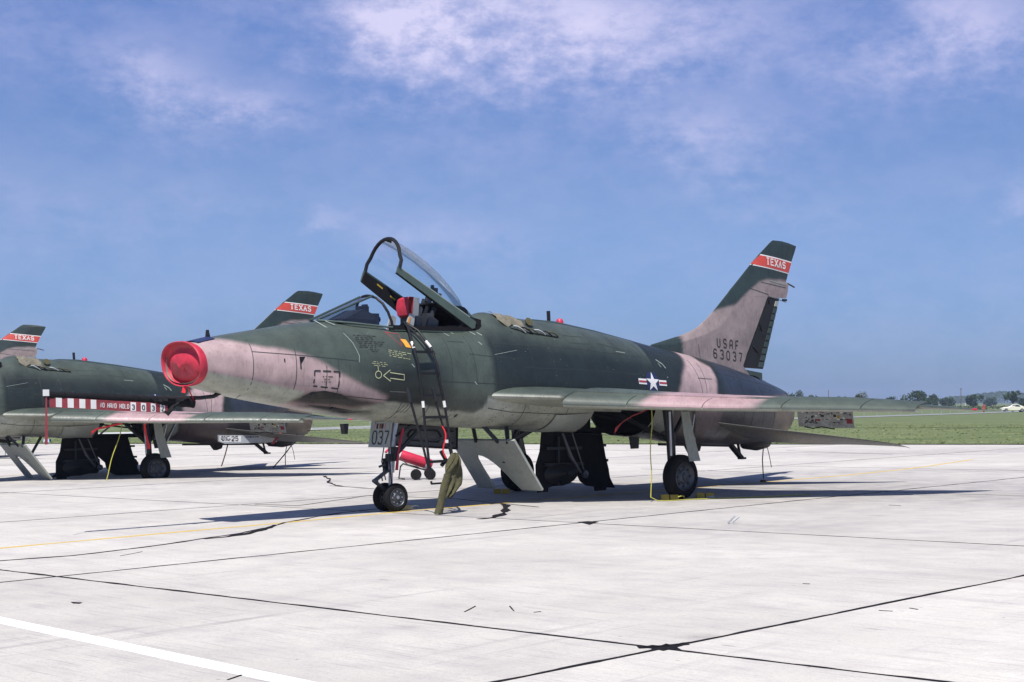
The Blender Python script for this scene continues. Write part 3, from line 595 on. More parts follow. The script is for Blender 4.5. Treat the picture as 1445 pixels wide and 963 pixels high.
    m = MB(); m.grid([[(4.02 + dx, y * w, z) for y in (-1, -.6, 0, .6, 1)] for z, w, dx in ((3.10, .12, .02), (3.14, .15, -.03), (3.28, .16, -.05), (3.40, .14, -.03), (3.44, .09, .03), (3.44, .09, .12), (3.12, .13, .12), (3.10, .12, .02))]); m.build('headrest_cover', 'red_cover', seat, True)
    for sg in (1, -1):
        MB().bar((4.10, sg * .165, 3.10), (4.14, sg * .165, 3.42), .03, .10, up=(1, 0, 0)).build('headrest_frame', 'galvanised', seat)
        MB().prism([(3.80, sg * .24, 2.85), (3.98, sg * .24, 2.85), (4.04, sg * .24, 3.12), (3.94, sg * .24, 3.16)], (0, .03, 0)).build('arm_guard', 'galvanised', seat)
        MB().prism([(3.83, sg * .24 + (-.004 if sg < 0 else .034), 2.86), (3.87, sg * .24 + (-.004 if sg < 0 else .034), 2.86), (3.95, sg * .24 + (-.004 if sg < 0 else .034), 3.10), (3.91, sg * .24 + (-.004 if sg < 0 else .034), 3.10)], (0, -.003 * 1, 0)).build('warning_stripe', 'orange_paint', seat)
        MB().tube([(4.3, sg * .17, 2.5), (4.42, sg * .17, 3.1), (4.66, sg * .14, 3.50)], [.05, .05, .03], 7).tube([(4.28, sg * .05, 2.9), (4.5, sg * .08, 3.42)], .035, 6).build('seat_rail', 'seat_blue', seat, True)
    MB().box((4.38, 0, 2.9), (.14, .44, .55)).prism([(4.25, -.25, 2.85), (4.5, -.25, 2.85), (4.52, -.25, 3.05), (4.34, -.25, 3.16)], (0, .03, 0)).build('seat_back_box', 'cockpit_grey', seat)
    # ---- raised canopy: u along the rail from the front, v square to it
    o0 = Vector((3.55, 0, 3.85)); du = Vector((1.55, 0, -.79)).normalized(); dv = Vector((.455, 0, .891)).normalized()
    def CN(u, p, v): q = o0 + du * u + dv * v; return (q.x, -p, q.z)
    can = MB()
    L = 1.80
    for sg in (1, -1):      # side rails: thin green skin, deeper to the rear, black inside
        poly = [(-.02, .015), (L, .015), (L + .03, -.09), (L - .02, -.13), (.0, -.085)] if sg > 0 else [(-.02, .015), (L, .015), (L + .02, -.12), (L - .05, -.24), (.0, -.17)]
        m = MB().prism([CN(u, sg * .45, v) for u, v in poly], Vector((0, -sg * -.0 + (.028 if sg > 0 else -.028), 0))); cr = m.build('canopy_rail', 'green_paint', root)
        if sg > 0: canopy_rail = cr
        m = MB().prism([CN(u, sg * .418, v) for u, v in ([(0, .0), (L, .0), (L, -.16), (.0, -.10)] if sg > 0 else [(0, .0), (L, .0), (L, -.30), (L - .5, -.30), (.0, -.19)])], Vector((0, .004 * sg, 0))); m.build('rail_lining', 'black_interior', cr)
        m = MB(); m.grid([[CN(u, sg * .452, .010), CN(u, sg * .452, .026), CN(u, sg * .42, .026)] for u in np.linspace(.02, L - .15, 8)]); m.build('seal_strip', 'light_line', cr)
    for u0, v0, l in ((.30, -.05, .13), (.62, -.09, .12)): MB().prism([CN(u0, -.412, v0 + .005), CN(u0 + l, -.412, v0 - .005), CN(u0 + l, -.412, v0 - .03), CN(u0, -.412, v0 - .02)], (0, -.003, 0)).build('yellow_placard', 'yellow_paint', children_named(root, 'canopy_rail')[-1])
    hts = [(-.10, .52, .40), (.0, .53, .42), (.3, .55, .44), (.6, .54, .445), (.9, .50, .44), (1.2, .43, .42), (1.45, .34, .38), (1.65, .22, .30), (1.78, .10, .2)]
    def dome(u, h, w, n=17): return [CN(u + (.12 * (1 - math.sin(t)) if u < .05 else 0), (w + .0) * math.cos(t) * (1 - .0 * math.sin(t)) if abs(math.cos(t)) < .98 else .44 * math.copysign(1, math.cos(t)), max(.012, h * math.sin(t) ** .8)) for t in np.linspace(0, math.pi, n)]
    MB().grid([dome(*q) for q in hts]).build('canopy_glass', 'canopy_glass', root, True)
    ar = dome(-.10, .52, .40); MB().tube(ar, .030, 8).build('canopy_arch', 'black_paint', root, True)
    m = MB(); m.tube([ar[7], Vector(ar[8]) + Vector((.06, 0, -.05)), ar[9]], .02, 6).build('canopy_latch', 'dark_metal', root)
    m = MB(); m.grid([[CN(u, .43 * math.cos(t), max(.0, h * math.sin(t))) for t in np.linspace(0, math.pi, 11)] for u, h in ((1.62, .245), (1.80, .17), (1.86, .06))]); m.build('canopy_tail', 'green_paint', root, True)
    m = MB(); m.prism([CN(1.0, .41, -.05), CN(L, .41, -.02), CN(L, -.41, -.02), CN(1.0, -.41, -.05)], dv * -.03); m.box((4.9, 0, 2.92), (.6, .80, .1)).prism([(4.75, -.42, 2.85), (5.3, -.42, 2.85), (5.3, -.42, 3.08), (4.95, -.42, 3.15)], (0, .84, 0)); m.prism([(4.5, .40, 2.85), (5.3, .40, 2.85), (5.25, .40, 3.12), (4.5, .40, 3.45)], (0, -.02, 0)).prism([(4.98, -.38, 2.85), (5.3, -.38, 2.85), (5.28, -.38, 3.02), (4.98, -.38, 3.12)], (0, .76, 0)); m.build('canopy_deck', 'black_interior', root)
    m = MB(); m.tube([CN(1.05, 0, .0), CN(1.02, 0, .22)], .04, 6).box(CN(1.08, 0, .22), (.14, .12, .10)).tube([CN(1.0, .05, .28), CN(1.2, .0, .1)], .03, 6).box(CN(1.45, .05, .05), (.3, .3, .12)); m.build('canopy_actuator', 'seat_blue', root)
    # ---- spine
    MB().tube([(7.30, 0, 3.06), (7.29, 0, 3.31)], .033, 8).build('spine_mast', 'black_paint', root, True)
    MB().lathe((7.57, 0, 3.06), (0, 0, 1), [(0, .07), (.07, .07), (.11, .05), (.13, 0)], 12).build('beacon', 'red_paint', root, True)
    MB().prism([(.31, -.01, 2.67), (.40, -.01, 2.69), (.37, -.01, 2.83), (.33, -.01, 2.83)], (0, .02, 0)).build('blade_aerial', 'dark_metal', root)
    MB().grid([[(a, y, z) for a, y, z in ((.03, yy, 2.665 - yy * yy * .5), (.32, yy, 2.73 - yy * yy * .5))] for yy in (-.26, -.13, 0, .13, .26)]).build('glare_patch', 'insignia_blue', root)
    MB().grid([[(a, w * math.cos(t), float(fpar(a)[0][0]) - .05 + h * math.sin(t)) for t in np.linspace(0, math.pi, 9)] for a, w, h in [(6.75, .02, .05), (6.9, .12, .075), (7.4, .15, .085), (8.4, .15, .08), (9.4, .13, .07), (9.95, .08, .06)]]).build('dorsal_spine', 'dark_green_paint', root, True)
    # open service bay on the spine
    sp = lambda a, z, off=0.: Vector(fsurf(a, z, off))
    m = MB(); m.prism([sp(5.95, 3.02, -.03), sp(6.95, 2.90, -.03), sp(6.95, 2.80, .012), sp(6.2, 2.88, .012), sp(5.9, 2.95, .012)], (0, .02, .01)); m.build('service_bay', 'black_interior', root)
    m = MB(); m.grid([[tuple(sp(5.74 + .055 * j + .012 * math.sin(i * 2), float(fpar(5.74 + .055 * j)[0][0]) - .012 - (.030 * i) * (1 + .15 * math.sin(j * .9)), .022 + .014 * math.sin(j * 1.7 + i * 1.1) + .012 * math.sin(i * 2.6))) for j in range(11)] for i in range(8)]); m.build('protective_cloth', 'tan_cloth', root, True)
    for k in range(6): a = 6.0 + k * .15; MB().tube([sp(a, 2.98 - .02 * k, .02), sp(a + .05, 2.95 - .018 * k, .05), sp(a + .12, 2.90 - .012 * k, .05), sp(a + .2, 2.87 - .01 * k, .015)], .010 + .004 * (k % 2), 5).build('service_hose', ('galvanised', 'black_paint', 'olive_cloth')[k % 3], root, True)
    MB().lathe(sp(6.42, 3.03, .04), (0, -1, .5), [(0, .07), (.04, .08), (.04, .0)], 12).build('filler_cap', 'olive_cloth', root, True)
    # ---- skin lines, stencils, insignia
    m = MB()
    zt = lambda a: float(fpar(a)[0][0]); zb_ = lambda a: float(fpar(a)[1][0])
    def vline(a, z0, z1, lean=0): line(m, [(a + lean * t, z1 + (z0 - z1) * t) for t in np.linspace(0, 1, 12)], .011)
    vline(.75, 1.80, 2.68, -.02); vline(2.16, 1.7, 2.40); vline(4.76, 2.02, 2.80, .05); vline(4.30, 2.04, 2.9); vline(5.3, 1.9, 2.9); vline(6.6, 1.9, 2.8); vline(9.0, 2.15, 2.7, .15); vline(10.7, 1.5, 2.4, -.1); vline(10.45, 1.5, 2.45, .08); vline(11.9, 1.3, 2.2); vline(12.6, 1.2, 2.1); vline(3.35, 1.4, 1.75); vline(5.9, 1.25, 1.7); vline(6.9, 1.25, 1.65); vline(12.2, .95, 1.7); vline(11.2, 1.0, 1.8); vline(3.9, 1.35, 1.8); vline(7.7, 2.0, 2.9, .05); vline(8.35, 1.95, 2.85, .05); vline(1.45, 1.95, 2.55, -.02); vline(6.1, 2.0, 3.0); vline(9.75, 2.0, 2.6, .1); vline(13.0, 1.1, 1.9); vline(10.0, 1.1, 1.6); vline(1.95, 1.95, 2.3)
    for pts in ([(.75, 2.50), (1.4, 2.46), (2.2, 2.40), (2.52, 2.37)], [(2.16, 1.86), (3.0, 1.78), (3.8, 1.76)], [(4.05, 2.06), (5.0, 2.02), (6.0, 2.0)], [(4.70, 2.50), (5.4, 2.44), (5.9, 2.42)], [(7.9, 2.72), (8.6, 2.60)], [(8.35, 2.40), (8.75, 2.38), (8.9, 2.2), (8.5, 2.16), (8.35, 2.3)],
                [(10.45, 2.1), (10.9, 2.08)], [(5.3, 2.68), (7.2, 2.62), (9.0, 2.48)], [(5.9, 2.28), (7.7, 2.22), (9.2, 2.14)], [(11.2, 2.2), (13.4, 1.9)], [(7.1, 2.85), (7.6, 2.83), (7.65, 2.70), (7.15, 2.72), (7.1, 2.85)], [(6.5, 2.55), (6.8, 2.54), (6.82, 2.38), (6.52, 2.40), (6.5, 2.55)], [(4.35, 2.7), (4.7, 2.69)], [(3.2, 2.33), (3.42, 2.31), (3.42, 2.20), (3.2, 2.22), (3.2, 2.33)], [(11.7, 1.75), (13.2, 1.62)], [(5.1, 1.62), (5.6, 1.55), (6.6, 1.50), (7.5, 1.44)], [(6.75, 1.48), (7.5, 1.44)]): line(m, pts, .010)
    m.build('panel_lines', 'dark_line', root)['kind'] = 'stuff'
    m = MB(); line(m, [(2.42, 2.80), (2.5, 2.65), (2.55, 2.45), (2.53, 2.35)], .012, .005)
    for q in ((4.56, 2.88), (5.0, 2.87), (5.12, 2.86), (4.42, 2.84), (5.0, 2.7), (4.75, 2.05), (3.5, 2.33)): line(m, [q, (q[0] + .05, q[1] - .05)], .018, .006)
    line(m, [(8.3, 2.58), (8.55, 2.555)], .010, .005); line(m, [(9.37, 2.44), (9.5, 2.36), (9.55, 2.28)], .022, .005); line(m, [(9.38, 2.38), (9.42, 2.30)], .015, .005); line(m, [(9.5, 2.12), (9.52, 2.11)], .02, .005); line(m, [(5.25, 2.49), (5.8, 2.57)], .006, .005)
    rd = random.Random(8)
    for k in range(36): a, z = rd.uniform(2.4, 9.6), rd.uniform(2.0, 2.85); line(m, [(a, z), (a + rd.uniform(.006, .02), z - rd.uniform(0, .012))], rd.uniform(.004, .008), .004)
    m.build('worn_edges', 'light_line', root)['kind'] = 'stuff'
    m = MB(); scribble(m, 2.56, 2.77, 7, .50, .030, .012, seed=3); scribble(m, 2.75, 2.55, 2, .2, .028, .01, seed=13); m.build('stencil', 'black_mark', root)['kind'] = 'stuff'
    m = MB(); scribble(m, 3.07, 2.55, 4, .44, .030, .008, seed=5, slope=-.14); scribble(m, 2.74, 2.37, 3, .26, .028, .008, seed=6, slope=-.1); m.build('stencil', 'cream_mark', root)['kind'] = 'stuff'
    m = MB(); line(m, [(2.86 + .055 * math.cos(t), 2.165 + .055 * math.sin(t)) for t in np.linspace(0, 2 * math.pi, 17)], .012, .006); line(m, [(2.86, 2.22), (2.86, 2.30)], .010, .006)
    line(m, [(2.95, 2.15), (3.08, 2.235), (3.08, 2.195), (3.34, 2.165), (3.34, 2.08), (3.08, 2.11), (3.08, 2.065), (2.95, 2.15)], .013, .006); m.build('rescue_arrow', 'cream_mark', root)
    m = MB(); text(m, 'RESCUE', 3.10, 2.128, .04, .022, .014, .007, slope=-.11, off=.006); m.build('rescue_letters', 'black_mark', root)
    m = MB(); line(m, [(3.22, 2.83), (3.46, 2.80), (3.38, 2.60), (3.22, 2.83)], .012, .005); m.build('seat_triangle', 'red_canvas', root)
    m = MB(); decal(m, [(3.42, 2.72), (3.52, 2.71), (3.56, 2.58), (3.46, 2.59)], .008); m.build('tag_plate', 'orange_paint', root)
    m = MB()
    for (x0, z0, x1, z1) in [(1.74, 2.225, 1.84, 2.222), (1.88, 2.221, 2.02, 2.215), (2.06, 2.213, 2.17, 2.208), (1.74, 2.225, 1.737, 2.15), (1.736, 2.10, 1.733, 2.04), (2.17, 2.208, 2.165, 2.13), (2.162, 2.07, 2.16, 1.98), (1.733, 2.0, 1.80, 1.993), (1.86, 1.987, 1.98, 1.975), (2.04, 1.97, 2.16, 1.955)]: line(m, [(x0, z0), (x1, z1)], .022, .006)
    m.build('rescue_box_mark', 'black_mark', root)
    m = MB(); scribble(m, 1.86, 2.14, 3, .2, .04, .012, seed=8); m.build('stencil', 'strap_brown', root)['kind'] = 'stuff'
    m = MB(); decal(m, [(1.50, 2.43), (1.60, 2.43), (1.52, 2.33), (1.52, 2.25), (1.50, 2.25)], .006); m.build('vent_slot', 'black_interior', root)
    m = MB(); decal(m, [(1.24, 2.40), (1.26, 2.40), (1.26, 2.35), (1.24, 2.35)], .006); m.build('vent_slot', 'black_interior', root)
    # gun troughs: flat dark patches under the nose, shade and soot in their colour
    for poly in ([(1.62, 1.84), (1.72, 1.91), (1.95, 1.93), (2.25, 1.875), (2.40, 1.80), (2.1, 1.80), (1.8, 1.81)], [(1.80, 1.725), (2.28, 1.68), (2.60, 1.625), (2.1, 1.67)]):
        m = MB(); decal(m, poly, .004); g = m.build('gun_port', 'gun_soot_shade', root, True)
        m = MB(); c0 = sum((Vector(fsurf(a, z, .0)) for a, z in poly[:3]), Vector()) / 3; m.lathe(c0, (-1, -.25, .05), [(-.2, .03), (.02, .03), (.02, .018), (-.1, .018)], 10); m.build('gun_barrel', 'dark_metal', g)
    # star and bars
    sl = -.055; ctr = (9.05, 2.025)
    def rot(x, z): return (ctr[0] + x, ctr[1] + z + sl * x)
    st = MB(); decal(st, [rot(.185 * math.cos(t), .185 * math.sin(t)) for t in np.linspace(0, 2 * math.pi, 28, endpoint=False)], .004); ins = st.build('insignia_disc', 'insignia_blue', root)
    m = MB()
    for i in range(5):
        t0 = math.pi / 2 + i * 2 * math.pi / 5; r0, r1 = .185, .072
        decal(m, [rot(0, 0), rot(r1 * math.cos(t0 - math.pi / 5), r1 * math.sin(t0 - math.pi / 5)), rot(r0 * math.cos(t0), r0 * math.sin(t0)), rot(r1 * math.cos(t0 + math.pi / 5), r1 * math.sin(t0 + math.pi / 5))], .010)
    m.build('star', 'white_paint', ins)
    m = MB()
    for x0, x1 in ((-.39, -.175), (.175, .39)): decal(m, [rot(x0, -.05), rot(x1, -.05), rot(x1, .05), rot(x0, .05)], .008)
    m.build('white_bar', 'white_paint', ins)
    m = MB()
    for x0, x1 in ((-.385, -.18), (.18, .385)): decal(m, [rot(x0, -.017), rot(x1, -.017), rot(x1, .017), rot(x0, .017)], .012)
    m.build('red_bar', 'insignia_red', ins)
    # rivets below the wing root
    m = MB(); rd = random.Random(2)
    for k in range(26): a, z = 4.3 + rd.random() * 2.3, 1.3 + rd.random() * .33; line(m, [(a, z), (a + .014, z)], .014, .004)
    line(m, [(6.75, 1.475), (7.5, 1.43)], .03, .006); m.build('rivets', 'black_mark', root)['kind'] = 'stuff'
    m = MB()
    for k in range(3):
        line(m, [(3.42 + .07 * k, 1.70), (3.38 + .07 * k, 1.60), (3.28 + .07 * k, 1.50)], .012, .006); line(m, [(4.30 + .08 * k, 1.62), (4.25 + .08 * k, 1.50), (4.1 + .08 * k, 1.41)], .012, .006)
    decal(m, [(4.5, 1.52), (4.55, 1.54), (4.56, 1.50), (4.52, 1.48)], .006); m.build('vent_louvres', 'black_mark', root)['kind'] = 'stuff'
    # belly bulge by the wing root (wheel door line)
    MB().grid([[fsurf(a, z, .035 * math.sin(math.pi * min(1, max(0, (a - 6.6) / .95)) ** .5) + .004) for z in np.linspace(1.22, 1.50, 6)] for a in np.linspace(6.65, 7.53, 8)]).build('belly_panel', 'grey_paint', root, True)
    # small belly aerials, hook, skid, drain
    MB().prism([(2.72, -.05, 1.42), (2.82, -.05, 1.42), (2.80, -.05, 1.26), (2.75, -.05, 1.26)], (0, .1, 0)).build('belly_aerial', 'dark_metal', root)
    MB().prism([(9.35, -.02, 1.06), (9.62, -.02, 1.04), (9.60, -.02, .80), (9.40, -.02, .80)], (0, .03, 0)).build('belly_lug', 'dark_metal', root)
    MB().bar((12.35, 0, .80), (12.72, 0, .50), .10, .07).bar((12.62, 0, .78), (12.68, 0, .55), .04, .04).bar((10.2, 0, .86), (12.4, 0, .76), .06, .05).box((12.74, 0, .495), (.16, .1, .04)).build('arrestor_hook', 'black_paint', root)
    MB().lathe((13.2, 0, .80), (1, 0, .05), [(-.5, 0), (-.4, .10), (0, .17), (.35, .14), (.55, .02)], 14).build('tail_bumper', 'black_paint', root, True)
    MB().prism([(11.0, -.1, .86), (11.35, -.1, .83), (11.3, -.1, .70), (11.15, -.1, .66)], (0, .2, 0)).build('belly_scoop', 'black_paint', root)
    # ---- nose gear
    ng = MB(); ng.tube([(3.78, 0, 1.42), (3.72, 0, 1.1), (3.68, 0, .62)], [.065, .06, .055], 12).tube([(3.68, 0, .70), (3.66, 0, .25)], .036, 10).box((3.66, 0, .24), (.10, .12, .10)).tube([(3.66, -.2, .23), (3.66, .2, .23)], .03, 8); nose = ng.build('nose_gear_strut', 'steel', root, True)
    MB().bar((3.62, 0, .66), (3.34, 0, .50), .08, .035).bar((3.34, 0, .50), (3.60, 0, .32), .08, .035).tube([(3.36, -.05, .5), (3.36, .05, .5)], .03, 7).tube([(3.5, -.08, .68), (3.42, -.08, .60), (3.46, -.06, .5)], .012, 5).tube([(3.50, -.09, .76), (3.46, .02, .72)], .02, 6).build('torque_link', 'hub_metal', nose)
    MB().bar((3.76, .03, .85), (4.35, .03, 1.34), .05, .05).bar((3.74, -.05, 1.2), (4.1, -.05, 1.38), .04, .04).build('drag_brace', 'dark_metal', nose)
    MB().lathe((3.68, 0, .80), (0, 0, 1), [(0, .085), (.06, .09), (.12, .085)], 12).box((3.70, -.08, .92), (.1, .08, .22)).box((3.62, .06, .75), (.08, .05, .2)).tube([(3.6, -.07, 1.2), (3.58, -.08, .9), (3.62, -.07, .6), (3.66, -.06, .35)], .012, 5).tube([(3.62, .07, 1.1), (3.56, .08, .8), (3.62, .06, .5)], .010, 5).build('steering_unit', 'dark_metal', nose, True)
    MB().tube([(3.86, -.10, 1.32), (3.74, -.12, .95), (3.70, -.12, .66)], [.022, .02, .026], 7).build('safety_pin_bar', 'red_paint', nose, True)
    for sg in (-1, 1):
        wheel(root, (3.66, sg * .135, .228), .228, .11, sg)
    dr = MB(); TLd, TRd, BRd, BLd = (3.50, .25, 1.44), (3.50, -.27, 1.44), (3.44, -.25, 1.03), (3.44, .27, 1.03)
    dr.prism([TLd, TRd, BRd, BLd], (.02, 0, 0)); door = dr.build('nose_gear_door', 'grey_paint', root)
    dsf = lambda u, v, off=.003, side=1: (3.50 - .06 * (1.44 - v) / .41 - off, .25 - u - .02 * (v - 1.24), v)
    m = MB(); text(m, '037', .075, 1.085, .20, .10, .050, .026, dsf); m.build('door_number', 'black_mark', door)
    m = MB(); mr = MB(); mw = MB()
    for x0, x1 in ((.145, .195), (.235, .250), (.275, .325)): decal(m, [(x0, 1.325), (x1, 1.325), (x1, 1.405), (x0, 1.405)], .005, dsf, .5)
    for x in (.108, .218, .262, .350): decal(mr, [(x, 1.325), (x + .014, 1.325), (x + .014, 1.405), (x, 1.405)], .005, dsf, .5)
    for x in (.125, .203, .337): decal(mw, [(x, 1.325), (x + .010, 1.325), (x + .010, 1.405), (x, 1.405)], .005, dsf, .5)
    m.build('squadron_bars', 'black_mark', door); mr.build('squadron_bars', 'insignia_red', door); mw.build('squadron_bars', 'white_paint', door)
    # side door of the nose gear, dark ribbed inside
    sd = MB(); SB = lambda u, v, y=.33: (4.0 + u, y, 1.40 - .07 * u / 1.4 - v); sd.prism([SB(0, 0), SB(1.42, 0), SB(1.40, .41), SB(.03, .37)], (0, .02, 0)); sdo = sd.build('nose_gear_side_door', 'cockpit_grey', root)
    for rim in ([(.02, .02), (1.40, .02)], [(.03, .35), (1.38, .39)], [(.03, .03), (.05, .36)], [(1.38, .03), (1.37, .39)], [(.38, .10), (.95, .10)], [(.38, .27), (.95, .29)], [(.38, .10), (.30, .19)], [(.30, .19), (.38, .27)], [(.95, .10), (1.02, .19)], [(1.02, .19), (.95, .29)], [(1.1, .1), (1.3, .1)], [(1.1, .3), (1.3, .3)]):
        MB().bar(SB(*rim[0], .322), SB(*rim[1], .322), .03, .025).build('door_rib', 'black_paint', sdo)
    MB().bar(SB(0, -.01, .33), SB(1.42, -.01, .33), .02, .02).build('door_hinge', 'light_line', sdo)
    # ---- speed brake with its forked lower edge
    bb = MB(); h0 = Vector((5.64, 0, 1.07)); dd = Vector((.64, 0, -.86))
    def BK(p, s): q = h0 + dd * s; return (q.x, -p, q.z)
    pl, pr = -.80, .80
    shape = [(pl, 0), (pr, 0), (pr, 1.0), (pr - .50, 1.0)] + [(pr - .55 - .55 * (k / 7) ** 1.3, 1.0 - .70 * math.sin(k / 7 * math.pi / 2)) for k in range(1, 8)] + [(pl + .46, .31), (pl + .41, .40), (pl + .40, .60), (pl + .42, 1.0), (pl, 1.0)]
    bb.prism([BK(*q) for q in shape], (.03, 0, .03)); bk = bb.build('speed_brake', 'grey_paint', root)
    for q0, q1, w_ in (((5.55, .1, 1.30), BK(-.15, .03), .05), ((5.42, -.3, 1.32), BK(.40, .03), .06), ((5.75, -.5, 1.30), BK(.62, .05), .06), ((6.3, -.2, 1.25), BK(.25, .45), .05)): MB().bar(q0, q1, w_, w_).build('brake_strut', 'dark_metal', bk)
    # ---- main gear
    for side in (1, -1):
        y = -1.93 * side; m = MB(); m.tube([(8.22, y * .985, 1.62), (8.28, y, 1.0), (8.30, y, .62)], [.085, .08, .075], 12).tube([(8.30, y, .68), (8.36, y, .36)], .05, 10).tube([(8.36, y, .38), (8.38, y - .12 * side, .38)], .05, 10); ms = m.build('main_gear_strut', 'dark_metal', root, True)
        MB().lathe((8.23, y, 1.50), (.04, 0, -.62), [(0, .05), (.7, .05)], 10).tube([(8.16, y - .09 * side, 1.5), (8.18, y - .09 * side, .75)], .02, 7).build('brake_line', 'steel', ms, True)
        MB().bar((8.40, y, .72), (8.62, y, .55), .07, .035).bar((8.62, y, .55), (8.42, y, .40), .07, .035).bar((8.24, y, .95), (8.85, y * .95, 1.56), .06, .05).bar((8.26, y, 1.0), (8.3, y * .35, 1.48), .07, .06).build('side_brace', 'dark_metal', ms)
        wheel(root, (8.40, y - .10 * side, .381), .381, .23, -side, big=True)
        dz = y - .24 * side; dm = MB(); dm.prism([(8.36, dz + .05 * side, 1.50), (8.56, dz + .05 * side, 1.50), (8.62, dz + .02 * side, 1.15), (8.78, dz, .64), (8.50, dz, .64), (8.38, dz + .02 * side, 1.15)], (0, .02 * side, 0)); dm.build('main_gear_door', 'grey_paint', root)
        MB().bar((8.7, dz + .06 * side, 1.45), (8.55, dz + .04 * side, .95), .03, .03).bar((9.15, y * .9, 1.5), (8.66, dz + .03 * side, 1.02), .05, .04).build('door_link', 'steel', root)
    # inner wheel doors hanging from the belly
    for side in (1, -1):
        y = -.30 * side
        A_ = 6.55 if side == 1 else 7.85
        if side == 1: poly = [(6.80, 1.2), (7.55, 1.2), (7.60, .8), (7.60, .46), (7.52, .37), (7.39, .27), (7.20, .24), (6.95, .24), (6.85, .22), (6.83, .15), (6.60, .15), (6.58, .24), (6.44, .23), (6.58, .34), (6.60, .62), (6.72, .85)]
        else: y = .13; poly = [(7.55, 1.2), (8.72, 1.12), (8.85, .70), (8.95, .45), (9.0, .28), (9.15, .08), (8.92, .10), (8.90, .05), (8.62, .05), (8.60, .13), (8.38, .16), (8.22, .25), (8.13, .38), (8.10, .50), (7.75, .8)]
        m = MB(); m.prism([(a, y - .08 * side * (1.15 - z), z) for a, z in poly], (0, .03 * side, 0)); d = m.build('wheel_bay_door', 'black_interior', root)
        for p0, p1 in (((A_ + .2, .62), (A_ + 1.15, .60)), ((A_ + .25, .9), (A_ + 1.1, .88)), ((A_ + .55, 1.1), (A_ + .5, .25))):
            MB().bar((p0[0], y - .075 * side, p0[1]), (p1[0], y - .10 * side, p1[1]), .05, .05).build('door_rib', 'dark_metal', d)
        MB().tube([(A_ + .62, y - .12 * side, 1.15), (A_ + .78, y - .15 * side, .75), (A_ + 1.0, y - .17 * side, .45)], [.02, .04, .025], 8).lathe((A_ + 1.14, y - .12 * side, .42), (0, -side, 0), [(0, .07), (.05, .07), (.05, .03), (.07, 0)], 12).tube([(A_ + .85, y - .13 * side, 1.15), (A_ + 1.1, y - .15 * side, .5)], .014, 6).build('door_actuator', 'hub_metal', d, True)
        MB().grid([[(A_ + (.60 if side == 1 else .75) + .42 * math.cos(t) * s_, y - side * (.09 + .16 * (1 - s_)), .45 + .20 * math.sin(t) * s_) for t in np.linspace(0, 2 * math.pi, 19)] for s_ in (1, .85, .6, .3, .05)]).build('door_bulge', 'black_paint', d, True)
    # pylon stub and hanging cable end near the belly
    MB().tube([(6.9, -.15, .58), (7.0, -.2, .50), (7.1, -.2, .45), (6.95, -.25, .42)], .02, 6).box((7.0, -.2, .48), (.18, .1, .08)).build('ground_connector', 'hub_metal', root)
    # dangling earthing strap at the tail
    MB().tube([(13.35, -.1, .85), (13.22, -.15, .45), (13.18, -.2, .02)], .012, 5).tube([(13.4, -.1, .85), (13.5, -.12, .5), (13.52, -.15, .28)], .008, 5).box((13.17, -.2, .02), (.10, .08, .04)).build('earthing_strap', 'strap_brown', root)
    return root

def wheel(parent, c, r, w, sg, big=False):
    """tyre with tread grooves, rim and hub facing +-y (sg)"""
    t = MB(); h = w / 2
    prof = [(-h * .55, r * .60), (-h * .95, r * .66), (-h, r * .78), (-h * .92, r * .90), (-h * .70, r * .97), (-h * .42, r * .995), (-h * .36, r * .975), (-h * .30, r * .998), (-h * .05, r), (0, r * .978), (h * .05, r), (h * .30, r * .998), (h * .36, r * .975), (h * .42, r * .995), (h * .70, r * .97), (h * .92, r * .90), (h, r * .78), (h * .95, r * .66), (h * .55, r * .60)]
    ty = t.lathe(c, (0, 1, 0), prof, 40).build('tyre', 'rubber', parent, True, angle=50)
    for s in (-1, 1):
        k = h * s
        MB().lathe(c, (0, 1, 0), [(k * .90, r * .665), (k * .98, r * .63), (k * .80, r * .60), (k * .62, r * .50), (k * .62, r * .34), (k * .80, r * .30), (k * .86, r * .16), (k * 1.0, r * .15), (k * 1.02, 0)], 30).build('rim', 'hub_metal', ty, True, angle=35)
        for i in range(8):
            a = 2 * math.pi * i / 8; MB().lathe((c[0] + math.cos(a) * r * .43, c[1] + k * .62, c[2] + math.sin(a) * r * .43), (0, s, 0), [(-.004, r * .055), (.012, r * .055), (.012, 0)], 8).build('wheel_bolt', 'dark_metal' if big else 'steel', ty)

jet = make_jet()

# ------------------------------------------------------------------ the other two jets
GRP = 'camouflaged jet fighters parked on the apron'
jet2 = copy_tree(jet); jet2.matrix_world = PLANE[1]; jet2['label'] = 'second jet fighter on the left, partly behind the red nose cover, marked 25'
jet3 = copy_tree(jet); jet3.matrix_world = PLANE[2]; jet3['label'] = 'farthest jet fighter, only its fin showing at the left edge'
for j in (jet2, jet3):      # they carry other serials
    for ch in list(j.children):
        if ch.name.split('.')[0] == 'fin':
            for g in list(ch.children):
                if g.name.split('.')[0] == 'serial_digit': bpy.data.objects.remove(g)
        if ch.name.split('.')[0] == 'nose_gear_door':
            for g in list(ch.children):
                if g.name.split('.')[0] == 'door_number': bpy.data.objects.remove(g)
